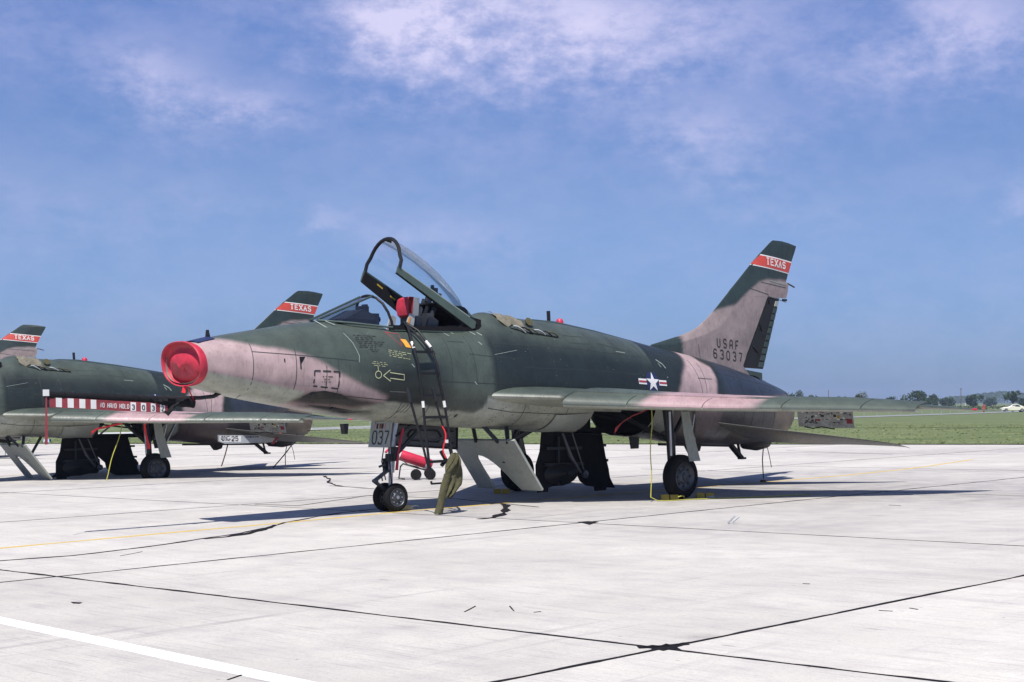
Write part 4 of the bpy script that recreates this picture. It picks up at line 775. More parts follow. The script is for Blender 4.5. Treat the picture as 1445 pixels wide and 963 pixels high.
# the white panel with 25 low on the second jet's tail
M2 = MB().prism([(10.75, -.93, 1.09), (12.5, -.93, 1.00), (12.5, -.93, .82), (10.95, -.93, .85), (10.75, -.93, .92)], (0, .03, 0)).build('tail_panel', 'galvanised', jet2)
psf = lambda a, z, off=.003, side=1: (a, -.93 - off, z)
m = MB(); decal(m, [(10.78, 1.07), (11.42, 1.04), (11.42, .88), (10.9, .89), (10.78, .93)], .003, psf, .5); m.build('panel_patch', 'white_paint', M2)
m = MB(); text(m, '25', 11.14, .92, .11, .075, .035, .022, psf, off=.008); scribble(m, 11.55, 1.0, 1, .5, .04, .03, psf, seed=9); scribble(m, 10.8, 1.05, 4, .28, .035, .02, psf, seed=19, off=.008); m.build('panel_number', 'black_mark', M2)

# ------------------------------------------------------------------ things that rest on or hang from the jets
def at(k, base): return PLANE[k] @ Matrix.Translation(base)
def oval(a0, w, h, zc=2.335, n=40, ex=2.35):
    return [(a0 + .05 * (math.sin(t)) * -1, w * math.copysign(abs(math.cos(t)) ** (2 / ex), math.cos(t)), zc + h * math.copysign(abs(math.sin(t)) ** (2 / ex), math.sin(t))) for t in np.linspace(0, 2 * math.pi, n, endpoint=False)]
b = (-.05, 0, 2.33)
cover = thing('intake_cover', 'red oval intake cover plugged into the nose of the nearest jet', 'intake cover', at(0, b))
rows = [oval(.03, .505, .304), oval(-.01, .520, .316), oval(-.06, .534, .324), oval(-.09, .534, .323), oval(-.102, .526, .316), oval(-.10, .514, .305), oval(-.08, .505, .297), oval(-.03, .494, .286), oval(.0, .478, .268, 2.33), oval(.01, .450, .240, 2.315), oval(-.015, .42, .208, 2.298), oval(-.04, .37, .175, 2.288), oval(-.062, .27, .125, 2.282), oval(-.072, .15, .07, 2.28), oval(-.075, .005, .003, 2.28)]
MB().grid(rows, closed=True).build('cover_shell', 'red_cover', cover, True, off=b, angle=60)
m = MB(); m.box((-.03, .0, 2.545), (.012, .20, .062)); m.build('number_plate', 'black_paint', cover, off=b)
nsf = lambda u, v, off=.003, side=1: (-.108, -u, v)
m = MB(); text(m, '56-3037', -.085, 2.53, .035, .014, .010, .006, lambda u, v, off=.003, side=1: (-.039, -u, v)); m.build('plate_number', 'white_paint', cover, off=b)
m = MB(); m.grid([[(-.02 + .10 * t, -.02 - .02 * t, 2.02 - .22 * t), (-.02 + .10 * t, -.06 - .01 * t, 2.02 - .22 * t)] for t in np.linspace(0, 1, 5)]); m.grid([[(-.0 - .03 * t, .0, 2.04 - .12 * t), (-.05 - .03 * t, .02, 2.03 - .10 * t)] for t in (0, 1)]); m.build('pull_strap', 'red_ribbon', cover, off=b)

# air-data boom under the lip: part of the jet; its black sleeve and striped banner are things
MB().tube([(.62, -.02, 1.96), (.42, -.02, 1.87), (.2, -.01, 1.85), (-.3, 0, 1.85), (-2.1, 0, 1.93)], [.03, .03, .03, .035, .02], 10).build('data_boom', 'dark_metal', jet, True)
b = (-1.2, 0, 1.9)
rows = []
for i, x in enumerate(np.linspace(-2.14, .10, 38)):
    z = 1.93 - .045 * (x + 2.1) ; r = .052 + .012 * math.sin(i * 1.9) ** 2 + .016 * max(0, (x + 1.0)); rows.append([(x, r * .8 * math.cos(t), z - .012 + (r * 1.15 if math.sin(t) < 0 else r * .8) * math.sin(t) - .018 * max(0, (x + 1.2))) for t in np.linspace(0, 2 * math.pi, 12, endpoint=False)])
sl_ = tag(MB().grid(rows, closed=True).build('boom_sleeve', 'black_interior', None, True, off=b), 'black cloth sleeve pulled over the long boom ahead of the nearest jet', 'boom cover'); sl_.matrix_world = at(0, b)
mm = MB(); mm.grid([[(-.62 + .62 * u, -.05 + .03 * math.sin(v * 7 + u * 9), 1.86 - .03 * u - .25 * v * (1 - abs(2 * u - .85)) ** 1.2 * (1 if u < .9 else .2) if abs(2 * u - .85) < 1 else 1.85) for u in np.linspace(0, 1, 8)] for v in np.linspace(0, 1, 7)]); k_ = mm.build('sleeve_knot', 'black_interior', sl_, True, off=b)
MB().grid([[(-2.2 + .09 * u, -.055 + .0 * v, 1.985 - .085 * v) for u in (0, 1)] for v in (0, 1)]).build('sleeve_tag', 'white_paint', sl_, off=b)
b = (-1.1, 0, 1.8); ban = thing('warning_banner', 'maroon banner with white squares reading NO HAND HOLD hung under the boom', 'banner', at(0, b))
bsf = lambda a, z, off=.003, side=1: (a, -.045 - off - .012 * math.sin(a * 7) , 1.885 - .062 * (a + 2.1) - z)
def bq(a, z, off=0.): return bsf(a, z, off)
MB().grid([[bq(a, z) for a in np.linspace(-2.10, -.34, 30)] for z in (0, .05, .10, .135)]).build('banner_cloth', 'red_canvas', ban, True, off=b)
m = MB(); ww = MB()
for a0, z0, w_ in [(-2.01 + k * .163, .004, .085) for k in range(4)] + [(-.92 + k * .152, .01, .08) for k in range(4)]:
    MB().grid([[bq(a, z, .004) for a in np.linspace(a0, a0 + w_, 3)] for z in (z0, .128)]).build('white_square', 'white_paint', ban, off=b)
def bfs(a, z, off=.003, side=1): return bsf(a, -z, .008)
for wd_, k in (('NO', 0), ('HAND', 3), ('HOLD', 8)): m = MB(); text(m, wd_, -1.375 + k * .037, -.100, .060, .023, .014, .0085, bfs); m.build('banner_word', 'white_paint', ban, off=b)
m = MB()
for k, ch in enumerate('3037'): text(m, ch, -.90 + k * .152, -.105, .06, .035, 0, .013, bfs)
m.build('banner_digits', 'black_mark', ban, off=b)
MB().grid([[( -2.16 - .02 * t + w, -.07 - .02 * t, 1.88 - .62 * t) for w in (-.010 - .012 * t, .010 + .012 * t)] for t in np.linspace(0, 1, 8)]).build('banner_streamer', 'red_canvas', ban, off=b)

# boarding ladder hooked on the cockpit sill
b = (3.6, -1.0, .3); lad = thing('boarding_ladder', 'dark tubular ladder hooked over the open cockpit of the nearest jet', 'ladder', at(0, b))
LZ = [.30, .576, .947, 1.274, 1.71, 1.984, 2.479, 2.646, 2.866, 2.95]; LA = [3.57, 3.561, 3.541, 3.525, 3.518, 3.505, 3.49, 3.49, 3.58, 3.66]
RZ = [.376, .763, 1.04, 1.372, 1.704, 1.982, 2.259, 2.516, 2.80]; RA = [4.05, 4.04, 4.013, 3.988, 3.949, 3.907, 3.875, 3.865, 3.76]
def LD(u, z):   # u across (0 front rail, 1 rear), path down the side of the fuselage
    p = float(np.interp(z, [.3, .66, 1.3, 1.8, 2.3, 2.60, 2.80, 2.96], [1.12, 1.09, 1.03, .985, .93, .82, .66, .47])) + .03
    a0, a1 = float(np.interp(z, LZ, LA)), float(np.interp(z, RZ, RA)); return Vector((a0 + (a1 - a0) * u, -p, z))
rz = [2.92, 2.80, 2.6, 2.3, 2.0, 1.7, 1.4, 1.1, .9, .66]
MB().tube([Vector((3.62, -.30, 2.90)), Vector((3.66, -.42, 3.0))] + [LD(0, z) for z in rz], .021, 8).build('side_rail', 'black_paint', lad, True, off=b)
MB().tube([Vector((3.68, -.44, 2.99)), Vector((3.80, -.60, 2.86)), LD(1, 2.60)] + [LD(1, z) for z in rz[3:]] + [LD(1, .42)], .021, 8).build('side_rail', 'black_paint', lad, True, off=b)
MB().tube([Vector((3.66, -.46, 2.98)), Vector((3.72, -.66, 2.78)), LD(1, 2.48) + Vector((.0, -.02, 0))], .017, 8).build('hand_loop', 'black_paint', lad, True, off=b)
MB().tube([Vector((3.23, -1.01, 1.90)), Vector((3.28, -1.03, 1.71)), Vector((3.42, -1.08, 1.17)), LD(0, .576)], .019, 8).build('brace_leg', 'black_paint', lad, True, off=b)
MB().tube([Vector((3.75, -1.0, 1.89)), Vector((3.79, -1.02, 1.707)), LD(1, .80)], .017, 8).build('brace_leg', 'black_paint', lad, True, off=b)
for z in (2.515, 2.18, 1.84, 1.50, 1.16, .815): MB().bar(LD(0, z), LD(1, z), .042, .042).build('rung', 'black_paint', lad, off=b)
MB().bar(LD(0, .478), LD(1, .478), .03, .028).bar(LD(0, .478), LD(0, .52), .03, .02).build('rung', 'black_paint', lad, off=b)
for u, z in ((0, 2.62), (1, 2.64), (0, 1.70), (1, 1.70)): MB().tube([LD(u, z + .05), LD(u, z - .05)], .024, 8).build('white_collar', 'white_paint', lad, True, off=b)
MB().tube([Vector((3.22, -1.01, 1.96)), Vector((3.26, -1.03, 1.74))], .03, 7).tube([Vector((3.0, -.86, 1.9)), Vector((3.28, -1.0, 1.88))], .014, 6).build('standoff_pad', 'dark_metal', lad, True, off=b)
MB().tube([Vector((3.74, -1.0, 1.95)), Vector((3.78, -1.02, 1.74))], .03, 7).build('standoff_pad', 'dark_metal', lad, True, off=b)
m = MB(); m.grid([[LD(1, 1.36 - .5 * t) + Vector((-.16 + w + .05 * math.sin(t * 6), -.03, 0)) for w in (0, .03)] for t in np.linspace(0, 1, 9)]); m.build('red_ribbon_tag', 'red_ribbon', lad, off=b)
m = MB(); m.box(LD(1, 1.12) + Vector((-.10, -.04, 0)), (.05, .012, .05)); m.build('ribbon_label', 'white_paint', lad, off=b)
MB().tube([LD(0, .95) + Vector((.30, .04, .02)), LD(0, .82) + Vector((.38, .04, 0)), LD(0, .75) + Vector((.28, .04, 0))], .035, 7).build('strap_bundle', 'black_paint', lad, True, off=b)

# olive flying jacket slung on the ladder
b = (3.95, -1.14, .2); rows = []
for t in np.linspace(0, 1, 26):
    z = .93 - .68 * t; w = .03 + .18 * math.sin(math.pi * min(1, t * 1.25 + .05) * .62) ** 1.2; cx = 4.02 - .04 * t - (.12 * max(0, t - .7) / .3); w *= .92 * (1 - .55 * max(0, (t - .72) / .28)); dpt = .055 + .03 * math.sin(t * 9)
    rows.append([(cx + w * math.cos(q) * (1 + .10 * math.sin(5 * q + t * 6)) - .05 * t, -1.17 + dpt * math.sin(q) * (1 + .45 * math.sin(7 * q + 11 * t)), z + .015 * math.sin(3 * q)) for q in np.linspace(0, 2 * math.pi, 36, endpoint=False)])
jk = MB().grid(rows, closed=True); jk.add(rows[-1], [tuple(range(36))]); jk = jk.build('flying_jacket', 'olive_cloth', None, True, off=b, angle=80); jk.matrix_world = at(0, b)
tag(jk, 'olive green jacket hanging from the lower rungs of the ladder', 'jacket')
rows = []
for t in np.linspace(0, 1, 14): rows.append([(3.84 - .20 * t + .065 * math.cos(q) * (1.1 + .15 * math.sin(4 * q + 9 * t)), -1.20 + .045 * math.sin(q), .62 - .60 * t + .01 * math.sin(3 * q + t * 20)) for q in np.linspace(0, 2 * math.pi, 18, endpoint=False)])
sv = MB().grid(rows, closed=True); sv.add(rows[-1], [tuple(range(18))]); sv.build('sleeve', 'olive_cloth', jk, True, off=b, angle=80)

# chocks, ropes, ribbons
def chock(k, a, p, yaw, label, mat='yellow_paint', size=(.30, .14, .09), rope=True, cat='wheel chock'):
    o = thing('wheel_chock', label, cat, at(k, (a, -p, 0)) @ Matrix.Rotation(yaw, 4, 'Z'), 'chocks at the aircraft wheels'); lx, ly, h = size
    MB().prism([(-lx / 2, -ly / 2, .004), (-lx / 2, ly / 2, .004), (-lx / 2 + .0, ly * .22, h), (-lx / 2, -ly * .22, h)], (lx * .45, 0, 0)).prism([(lx * .02, -ly / 2, .004), (lx * .02, ly / 2, .004), (lx * .02, ly * .22, h * .95), (lx * .02, -ly * .22, h * .95)], (lx * .48, 0, 0)).build('chock_block', mat, o)
    if rope: MB().tube([(lx / 2 * math.cos(t) * .9 + .12, .16 * math.sin(t), .02 + .05 * abs(math.sin(t * 1.5))) for t in np.linspace(-1.6, 2.2, 14)], .009, 5).build('chock_rope', 'yellow_rope' if mat != 'pale_wood' else 'galvanised', o, True)
    return o
chock(0, 3.97, -.13, R(-20), 'pale wooden chock with a white cord loop beside the twin nose wheels', 'pale_wood', (.38, .18, .07))
chock(0, 8.12, 2.02, R(-40), 'yellow chock at the near main wheel of the nearest jet')
chock(0, 8.82, 2.22, R(-40), 'shaded yellow chock behind the near main wheel of the nearest jet', rope=False)
chock(0, 7.72, -1.75, R(-40), 'yellow chock half hidden behind the forked speed brake', rope=False)
chock(1, 8.05, 2.38, R(-38), 'yellow chock in sun at the near main wheel of the second jet')
chock(1, 8.82, 2.30, R(-38), 'small yellow chock on the rear side of the second jet near wheel', rope=False)
chock(1, 7.65, -1.7, R(-38), 'dim yellow chock at the far main wheel of the second jet', rope=False)
def gpt(k, u, v):   # photo measurement of a point on the apron, as aircraft coordinates
    r = R(-.983); du, dv_ = u - 722.5, v - 566.9; x = du * math.cos(r) + dv_ * math.sin(r); y = -du * math.sin(r) + dv_ * math.cos(r)
    D = CAM_H * 2069.27 / y; X = x * D / 2069.27; q = (TILT @ Matrix.Translation((X, D, 0))).translation; return PLANE[k].inverted() @ q
def rope(name, k, pts, r, mat, label, cat, group=None):
    b = pts[-1]; o = MB().tube(pts, r, 6).build(name, mat, None, True, off=b); o.matrix_world = at(k, b); return tag(o, label, cat, group)
def sag(p0, p1, n=10, s=.03): return [tuple(Vector(p0).lerp(Vector(p1), t) + Vector((.02 * math.sin(t * 9), 0, -s * math.sin(math.pi * t)))) for t in np.linspace(0, 1, n)]
rope('locking_cord', 0, sag((7.60, -2.10, 1.60), (7.55, -2.10, .25)) + [(7.52, -2.12, .08), (7.60, -2.2, .02), (7.85, -2.3, .012), (8.2, -2.35, .012), (8.7, -2.6, .012), (9.6, -3.1, .012), (10.4, -3.3, .012)], .009, 'yellow_rope', 'long yellow cord falling from the near wing of the nearest jet to the concrete', 'cord')
rope('locking_cord', 1, sag((7.5, -2.2, 1.52), (6.9, -2.35, .02)), .011, 'yellow_rope', 'yellow cord slanting down from the wing of the second jet', 'cord')
rope('locking_cord', 1, [(2.6 + .3 * t, -2.2 - t * .2, .16 * (1 - t) ** 2 + .012) for t in np.linspace(0, 1, 6)] + [(3.4, -2.35, .012), (4.0, -2.0, .012), (4.6, -2.1, .012)], .010, 'yellow_rope', 'pale cord end curling up from the concrete at the left edge', 'cord')
def ribbon(name, k, pts, w, label, mat='red_ribbon', group='red warning ribbons', end=1.6):
    b = pts[0]; rows = []
    for i, p in enumerate(pts):
        ww = w * (1 if i < len(pts) - 2 else end); rows.append([(p[0] - ww / 2, p[1], p[2]), (p[0] + ww / 2, p[1] - .01, p[2])] if abs(pts[-1][2] - pts[0][2]) > abs(pts[-1][0] - pts[0][0]) else [(p[0], p[1], p[2] - ww / 2), (p[0], p[1] - .01, p[2] + ww / 2)])
    o = MB().grid(rows).build(name, mat, None, off=b); o.matrix_world = at(k, b); return tag(o, label, 'warning ribbon', group)
ribbon('warning_ribbon', 0, [(7.58, -2.1, 1.58), (7.45, -2.06, 1.52), (7.2, -2.03, 1.45), (6.98, -2.0, 1.35), (6.80, -2.0, 1.22), (6.78, -2.0, 1.16)], .022, 'red ribbon blown forward under the near wing of the nearest jet', 'strap_red', end=4)
ribbon('warning_ribbon', 1, [(7.50, -2.2, 1.52), (7.3, -2.2, 1.50), (7.1, -2.2, 1.46), (6.85, -2.2, 1.42), (6.72, -2.2, 1.34), (6.70, -2.2, 1.28)], .045, 'bright red ribbon blown forward under the second jet wing')
ribbon('warning_ribbon', 1, [(8.05, -2.35, 1.52), (8.0, -2.35, 1.45), (8.02, -2.34, 1.3), (8.06, -2.34, 1.1), (8.10, -2.33, .96), (8.1, -2.32, .88)], .05, 'red ribbon hanging just ahead of the second jet main leg')
ribbon('warning_ribbon', 1, [(12.2, -1.2, 1.47), (12.4, -1.2, 1.32), (12.55, -1.2, 1.2), (12.45, -1.2, 1.05), (12.3, -1.2, .9), (12.2, -1.2, .78)], .06, 'dark red ribbon dangling at the second jet tail panel', 'red_canvas')
for a0, a1, y, z1, lab in ((11.3, 11.05, -.5, .25, 'brown strap with a red tip hanging below the second jet tail'), (13.35, 12.55, -.6, .12, 'long thin black line trailing below the second jet stabilator')):
    rope('hanging_line', 1, [(a0 + (a1 - a0) * t ** 1.3, y, 1.0 + (z1 - 1.0) * t) for t in np.linspace(0, 1, 9)], .016, 'strap_brown' if a0 < 12 else 'black_paint', lab, 'strap')
ribbon('warning_ribbon', 0, [(12.02, -5.72, 1.40), (12.03, -5.72, 1.44), (12.03, -5.72, 1.48), (12.02, -5.72, 1.53)], .025, 'small red flag standing on the near wing tip of the nearest jet', group=None, end=1.0)

# fire bottle on its two-wheeled cart behind the nose leg
q = gpt(0, 588, 677); b = (q.x, q.y, 0)
ca = thing('fire_bottle_cart', 'red fire bottle with cream bands on a two-wheeled cart behind the nose leg', 'fire extinguisher', at(0, b) @ Matrix.Rotation(R(-38), 4, 'Z'))
p0, p1 = Vector((-.46, 0, .60)), Vector((.30, .10, .33)); ax = (p1 - p0).normalized(); Lb = (p1 - p0).length
MB().lathe(p0, ax, [(-.10, 0), (-.085, .06), (-.04, .105), (.02, .125), (Lb, .125), (Lb + .05, .10), (Lb + .07, 0)], 22).build('bottle', 'red_paint', ca, True)
for d in (.05, Lb - .10): MB().lathe(p0 + ax * d, ax, [(0, .127), (0, .131), (.05, .131), (.05, .127)], 22).build('cream_band', 'white_paint', ca, True)
MB().tube([p0 - ax * .08, p0 - ax * .18 + Vector((0, 0, .03)), p0 - ax * .24 + Vector((0, -.05, -.05))], .03, 7).build('valve', 'red_paint', ca, True)
for y in (-.16, .20): MB().tube([(.34, y, .17), (.1, y, .24), (-.30, y, .36), (-.36, y, .30), (-.40, y, .03), (-.26, y, .015)], .013, 6).build('cart_frame', 'black_paint', ca, True)
MB().tube([(.05, -.22, .125), (.05, .26, .125)], .015, 6).tube([(.30, -.22, .125), (.30, .26, .125)], .015, 6).tube([(.34, -.16, .17), (.34, .20, .17)], .013, 6).tube([(-.38, -.12, .5), (-.2, -.16, .35), (0, -.18, .30), (.2, -.18, .2)], .012, 6).build('axle', 'dark_metal', ca, True)
for x, y in ((-.02, -.24), (.30, -.24), (.30, .27)): MB().lathe((x, y, .125), (0, 1, 0), [(-.03, 0), (-.03, .08), (-.028, .115), (0, .125), (.028, .115), (.03, .08), (.03, 0)], 20).build('cart_wheel', 'rubber', ca, True); 
# loose bits on the concrete by the cord end
q = gpt(0, 1034, 739)
jp = MB().tube([(q.x - .1, q.y, .02), (q.x + .0, q.y + .05, .03), (q.x + .05, q.y, .10)], .012, 5).tube([(q.x, q.y, .02), (q.x + .08, q.y - .05, .09)], .01, 5).build('ground_pin', 'galvanised', None, True, off=(q.x, q.y, 0)); jp.matrix_world = at(0, (q.x, q.y, 0)); tag(jp, 'small silver pin lying at the end of the yellow cord', 'locking pin')
q = gpt(0, 1003, 704); jp = MB().lathe((q.x, q.y, .0), (0, 0, 1), [(0.005, .07), (.03, .075), (.045, .05), (.04, 0)], 14).build('tiedown_cap', 'galvanised', None, True, off=(q.x, q.y, 0)); jp.matrix_world = at(0, (q.x, q.y, 0)); tag(jp, 'pale round cap on the concrete right of the near main wheel', 'tie-down cap')

# ------------------------------------------------------------------ apron of cast slabs, sealed joints, painted lines
def edge_side(X, D):      # metres beyond the apron edge (line through two measured points)
    x0, y0, x1, y1 = -26.3, 75.3, 16.9, 48.5; L_ = math.hypot(x1 - x0, y1 - y0); return -((X - x0) * (y1 - y0) - (D - y0) * (x1 - x0)) / L_
def loc0(X, D): q = PLANE[0].inverted() @ (TILT @ Vector((X, D, 0))); return (q.x, q.y, -.55)
apron = MB().prism([loc0(-70, -30), loc0(70, -30), loc0(70, 17.5), loc0(-70, 104.4)], (0, 0, .40)).build('apron', 'joint_filler'); apron.matrix_world = PLANE[0]; tag(apron, kind='structure')
E1, E2, ORG = (7.9, -.13), (.74, 7.54), (3.85, 4.04)      # slab grid in aircraft-frame (a, p)
def GP(u, v): return (ORG[0] + u * E1[0] + v * E2[0], ORG[1] + u * E1[1] + v * E2[1])
def slab_xy(u, v): return (u * E1[0] + v * E2[0], -(u * E1[1] + v * E2[1]))
sm = MB(); gu, gv, bv = .0018, .0018, .0016
lo = [(-.5 + gu, -.5 + gv), (.5 - gu, -.5 + gv), (.5 - gu, .5 - gv), (-.5 + gu, .5 - gv)]; li = [(u - math.copysign(bv, u), v - math.copysign(bv, v)) for u, v in lo]
sm.add([slab_xy(*q) + (-.16,) for q in lo] + [slab_xy(*q) + (-.012,) for q in lo] + [slab_xy(*q) + (0,) for q in li],
       [(0, 1, 5, 4), (1, 2, 6, 5), (2, 3, 7, 6), (3, 0, 4, 7), (4, 5, 9, 8), (5, 6, 10, 9), (6, 7, 11, 10), (7, 4, 8, 11), (8, 9, 10, 11)])
first = None
for i in range(-6, 12):
    for j in range(-11, 6):
        ca_, cp_ = GP(i + .5, j + .5); w = PLANE[0] @ Vector(PL(ca_, cp_, 0))
        if edge_side(w.x, w.y) > 9 or w.y < -25 or abs(w.x) > 20 + .62 * max(0, w.y): continue
        if first is None: o = sm.build('concrete_slab', 'concrete', apron); first = o
        else: o = first.copy(); sc.collection.objects.link(o)
        o.location = PL(ca_, cp_, 0)
def stripe(name, pts, w, mat, z, jitter=0., step=.15, seed=1, wj=0., kind='stuff'):
    """ribbon on the apron through aircraft-frame points (a, p)"""
    rd = random.Random(seed); P = []
    for (a0, q0), (a1, q1) in zip(pts[:-1], pts[1:]):
        n = max(1, int(math.hypot(a1 - a0, q1 - q0) / step)); P += [(a0 + (a1 - a0) * k / n, q0 + (q1 - q0) * k / n) for k in range(n)]
    P.append(pts[-1]); rows = []; ph = rd.random() * 50
    for k, q in enumerate(P):
        t = Vector(P[min(k + 1, len(P) - 1)]) - Vector(P[max(k - 1, 0)]); t.normalize(); nn = Vector((-t.y, t.x)); s_ = k * step
        off = jitter * noise.fractal(Vector((s_ * .6 + ph, 0, 0)), 1, 2, 3); ww = w * (1 + wj * noise.fractal(Vector((s_ * 2.1, ph, 0)), 1, 2, 4)); ww = max(ww, w * .25) / 2
        e0, e1 = (q[0] + nn.x * (off + ww), q[1] + nn.y * (off + ww)), (q[0] + nn.x * (off - ww), q[1] + nn.y * (off - ww)); rows.append([PL(*e0, -.01), PL(*e0, z), PL(*e1, z), PL(*e1, -.01)])
    return MB().grid(rows).build(name, mat, apron)
for i in range(-3, 8):      # joints running across, then along, the parking line
    stripe('tar_joint', [GP(i, -8), GP(i, 5)], .022 if i > -1 else .040, 'tar', .0015, .014, seed=i + 10, wj=1.3, step=.08 if i < 1 else .4)
for j in range(-7, 4):
    stripe('tar_joint', [GP(-3, j), GP(7, j)], .020 if j < 0 else .036, 'tar', .0025, .014, seed=j + 40, wj=1.3, step=.08 if j > -2 else .4)
def blob(pts, z=.004, mat='tar', name='tar_patch'):
    MB().prism([PL(a, p, -.01) for a, p in pts], (0, 0, z + .01)).build(name, mat, apron)
def pxblob(pts, z=.004, mat='tar', name='tar_patch'):
    P_ = [gpt(0, *q) for q in pts]; blob([(q.x, -q.y) for q in P_], z, mat, name)
pxblob([(905, 914), (920, 911), (932, 912), (940, 909), (950, 911.5), (961, 908), (974, 906.5), (966, 911), (955, 914), (962, 918), (972, 921), (955, 918.5), (945, 917), (936, 919), (927, 917), (915, 919.5), (921, 916)])
for L_, w_ in (([(676, 733), (695, 731), (708, 726), (714, 720), (716, 714), (708, 711), (690, 712)], .11), ([(458, 672), (466, 677), (463, 681), (472, 685), (486, 687), (526, 690)], .07), ([(288, 761), (320, 758), (350, 753), (378, 746), (386, 741)], .10), ([(900, 914), (930, 913), (968, 909)], .07)):
    P_ = [gpt(0, *q) for q in L_]; stripe('tar_patch', [(q.x, -q.y) for q in P_], w_, 'tar', .004, .03, .05, int(w_ * 999), 1.3)
pxblob([(100, 850), (116, 851), (112, 852.5), (103, 852)]); pxblob([(1010, 895), (1028, 893), (1030, 898), (1012, 899)]) if 0 else None
pxblob([(815, 737), (830, 736), (845, 737), (832, 741)])
cr = [gpt(0, *q) for q in [(-30, 795), (0, 792), (100, 785), (200, 773), (290, 760), (340, 753), (385, 744), (400, 738), (480, 724), (540, 718)]]
stripe('tar_crack', [(q.x, -q.y) for q in cr], .05, 'tar', .005, .05, .1, 77, 1.2)
cr = [gpt(0, *q) for q in [(360, 712), (420, 714), (520, 700), (560, 701), (640, 704), (760, 716)]]
stripe('tar_crack', [(q.x, -q.y) for q in cr], .022, 'tar', .005, .04, .2, 78, 1.2)
for k, L_ in enumerate([[(465, 686), (528, 690)], [(305, 661), (460, 657)], [(655, 864), (670, 856)], [(718, 856), (726, 863)], [(755, 865), (765, 864)], [(1240, 862), (1260, 863)], [(1280, 859), (1292, 861)], [(1133, 824), (1143, 824.5)], [(320, 960), (340, 953)], [(170, 785), (200, 779)], [(1255, 713), (1272, 714)], [(690, 655), (760, 652)], [(905, 662), (1100, 668)], [(1110, 636), (1260, 642)]]):
    P_ = [gpt(0, *q) for q in L_]; stripe('hairline_crack', [(q.x, -q.y) for q in P_], .010 if k > 1 else .03, 'tar', .0045, .05, .07, 90 + k, 1.6)
wl = [(-5.84, -20), (-5.82, 6), (-5.74, 11), (-5.7, 24)]; stripe('white_line', wl, .17, 'white_line', .003, .004, .5, 5, .12)
yl = [(-30, .9), (-12, .8), (-3.1, .67), (-1.91, .59), (-.59, .5), (1.05, .44), (2.4, .33), (3.5, .22), (5.5, .2), (9, .22), (13.9, .28), (16.1, .24), (18.7, -.02), (20, -.25), (24, -1.2)]
stripe('yellow_line', yl, .10, 'yellow_line', .0035, .008, .3, 6, .25)

# ------------------------------------------------------------------ grass, far road, fence
def apron_z(X, D): return (TILT @ Vector((X, D, 0))).z
def smooth(t): t = max(0., min(1., t)); return t * t * (3 - 2 * t)
def ground_z(X, D):
    e = edge_side(X, D); za = X * math.tan(R(.983)); return (za + .03) * (1 - smooth((e - 12) / 60)) - .12 * smooth((e - 12) / 60) - .4 * smooth((D - 300) / 900)
xs = [-2200, -1200, -700, -400] + list(np.arange(-260, 261, 10)) + [400, 700, 1200, 2200]; es = [0, .3, 2, 5, 9, 14] + list(range(20, 90, 6)) + [100, 130, 170, 220, 300, 420, 600, 900, 1400, 2000]
dirx, diry = (16.9 + 26.3), (48.5 - 75.3); L_ = math.hypot(dirx, diry); ux, uy = dirx / L_, diry / L_; nx_, ny_ = -uy, ux
rows = []
for e in es:
    r = []
    for s_ in xs: X, D = -4.7 + ux * s_ + nx_ * e, 61.9 + uy * s_ + ny_ * e; r.append((X, D, ground_z(X, D)))
    rows.append(r)
tag(MB().grid(rows).build('grass_field', 'grass', None, True), kind='structure')
base_ = [(-6000, -4000, -1.2), (6000, -4000, -1.2), (6000, 9000, -1.2), (-6000, 9000, -1.2)]
ter = MB().add([(-2900, -1400, -2.6), (2900, -1400, -2.6), (2900, 3400, -2.6), (-2900, 3400, -2.6)], [(0, 1, 2, 3)]).build('terrain', 'grass'); tag(ter, kind='structure')
# tufts along the edge and over the near field
m = MB(); rd = random.Random(11)
for k in range(15000):
    s_ = rd.uniform(-45, 60); e = rd.random() ** 1.7 * 75; X, D = -4.7 + ux * s_ + nx_ * e, 61.9 + uy * s_ + ny_ * e
    if abs(X) > .38 * D + 3: continue
    if e < .3: e = 0
    z = ground_z(X, D); h = rd.uniform(.02, .065) * (1.4 if rd.random() < .06 else 1); w = rd.uniform(.03, .09); a = rd.uniform(-.6, .6)
    m.add([(X - w, D, z - .01), (X + w, D + a * w, z - .01), (X + rd.uniform(-.06, .06), D, z + h)], [(0, 1, 2)])
tag(m.build('grass_tufts', 'grass_blade'), 'short green and straw coloured grass tufts along the far edge of the apron', 'grass', kind='stuff')
def far(u, v_base=None, D=None):    # a point on the far ground under photo column u
    return (u - 722.5) / 2069.27 * D
# light strip of perimeter road running from left-near to right-far
rp_ = [(-60, 78 + 10, 0), (far(440, D=97), 97, 0), (far(1200, D=165), 165, 0), (far(1365, D=217), 217, 0), (far(1445, D=262), 262, 0), (190, 420, 0)]
rows = []
for q in rp_: rows.append([(q[0], q[1] - .9, ground_z(q[0], q[1]) + .05), (q[0], q[1] + 1.4, ground_z(q[0], q[1]) + .05)])
tag(MB().grid(rows).build('perimeter_road', 'road'), kind='structure')
fe = thing('wire_fence', 'low wire fence with thin posts along the pale perimeter road', 'fence', Matrix.Translation((far(440, D=99), 99, 0)))
fp = []
pts = [(-40, 88.5), (far(440, D=99), 99), (far(1200, D=168), 168), (far(1365, D=221), 221), (far(1445, D=266), 266)]
for (x0, y0), (x1, y1) in zip(pts[:-1], pts[1:]):
    n = int(math.hypot(x1 - x0, y1 - y0) / 5.5)
    for k in range(n): t = k / n; fp.append((x0 + (x1 - x0) * t, y0 + (y1 - y0) * t))
fb = (far(440, D=99), 99, 0); post0 = None
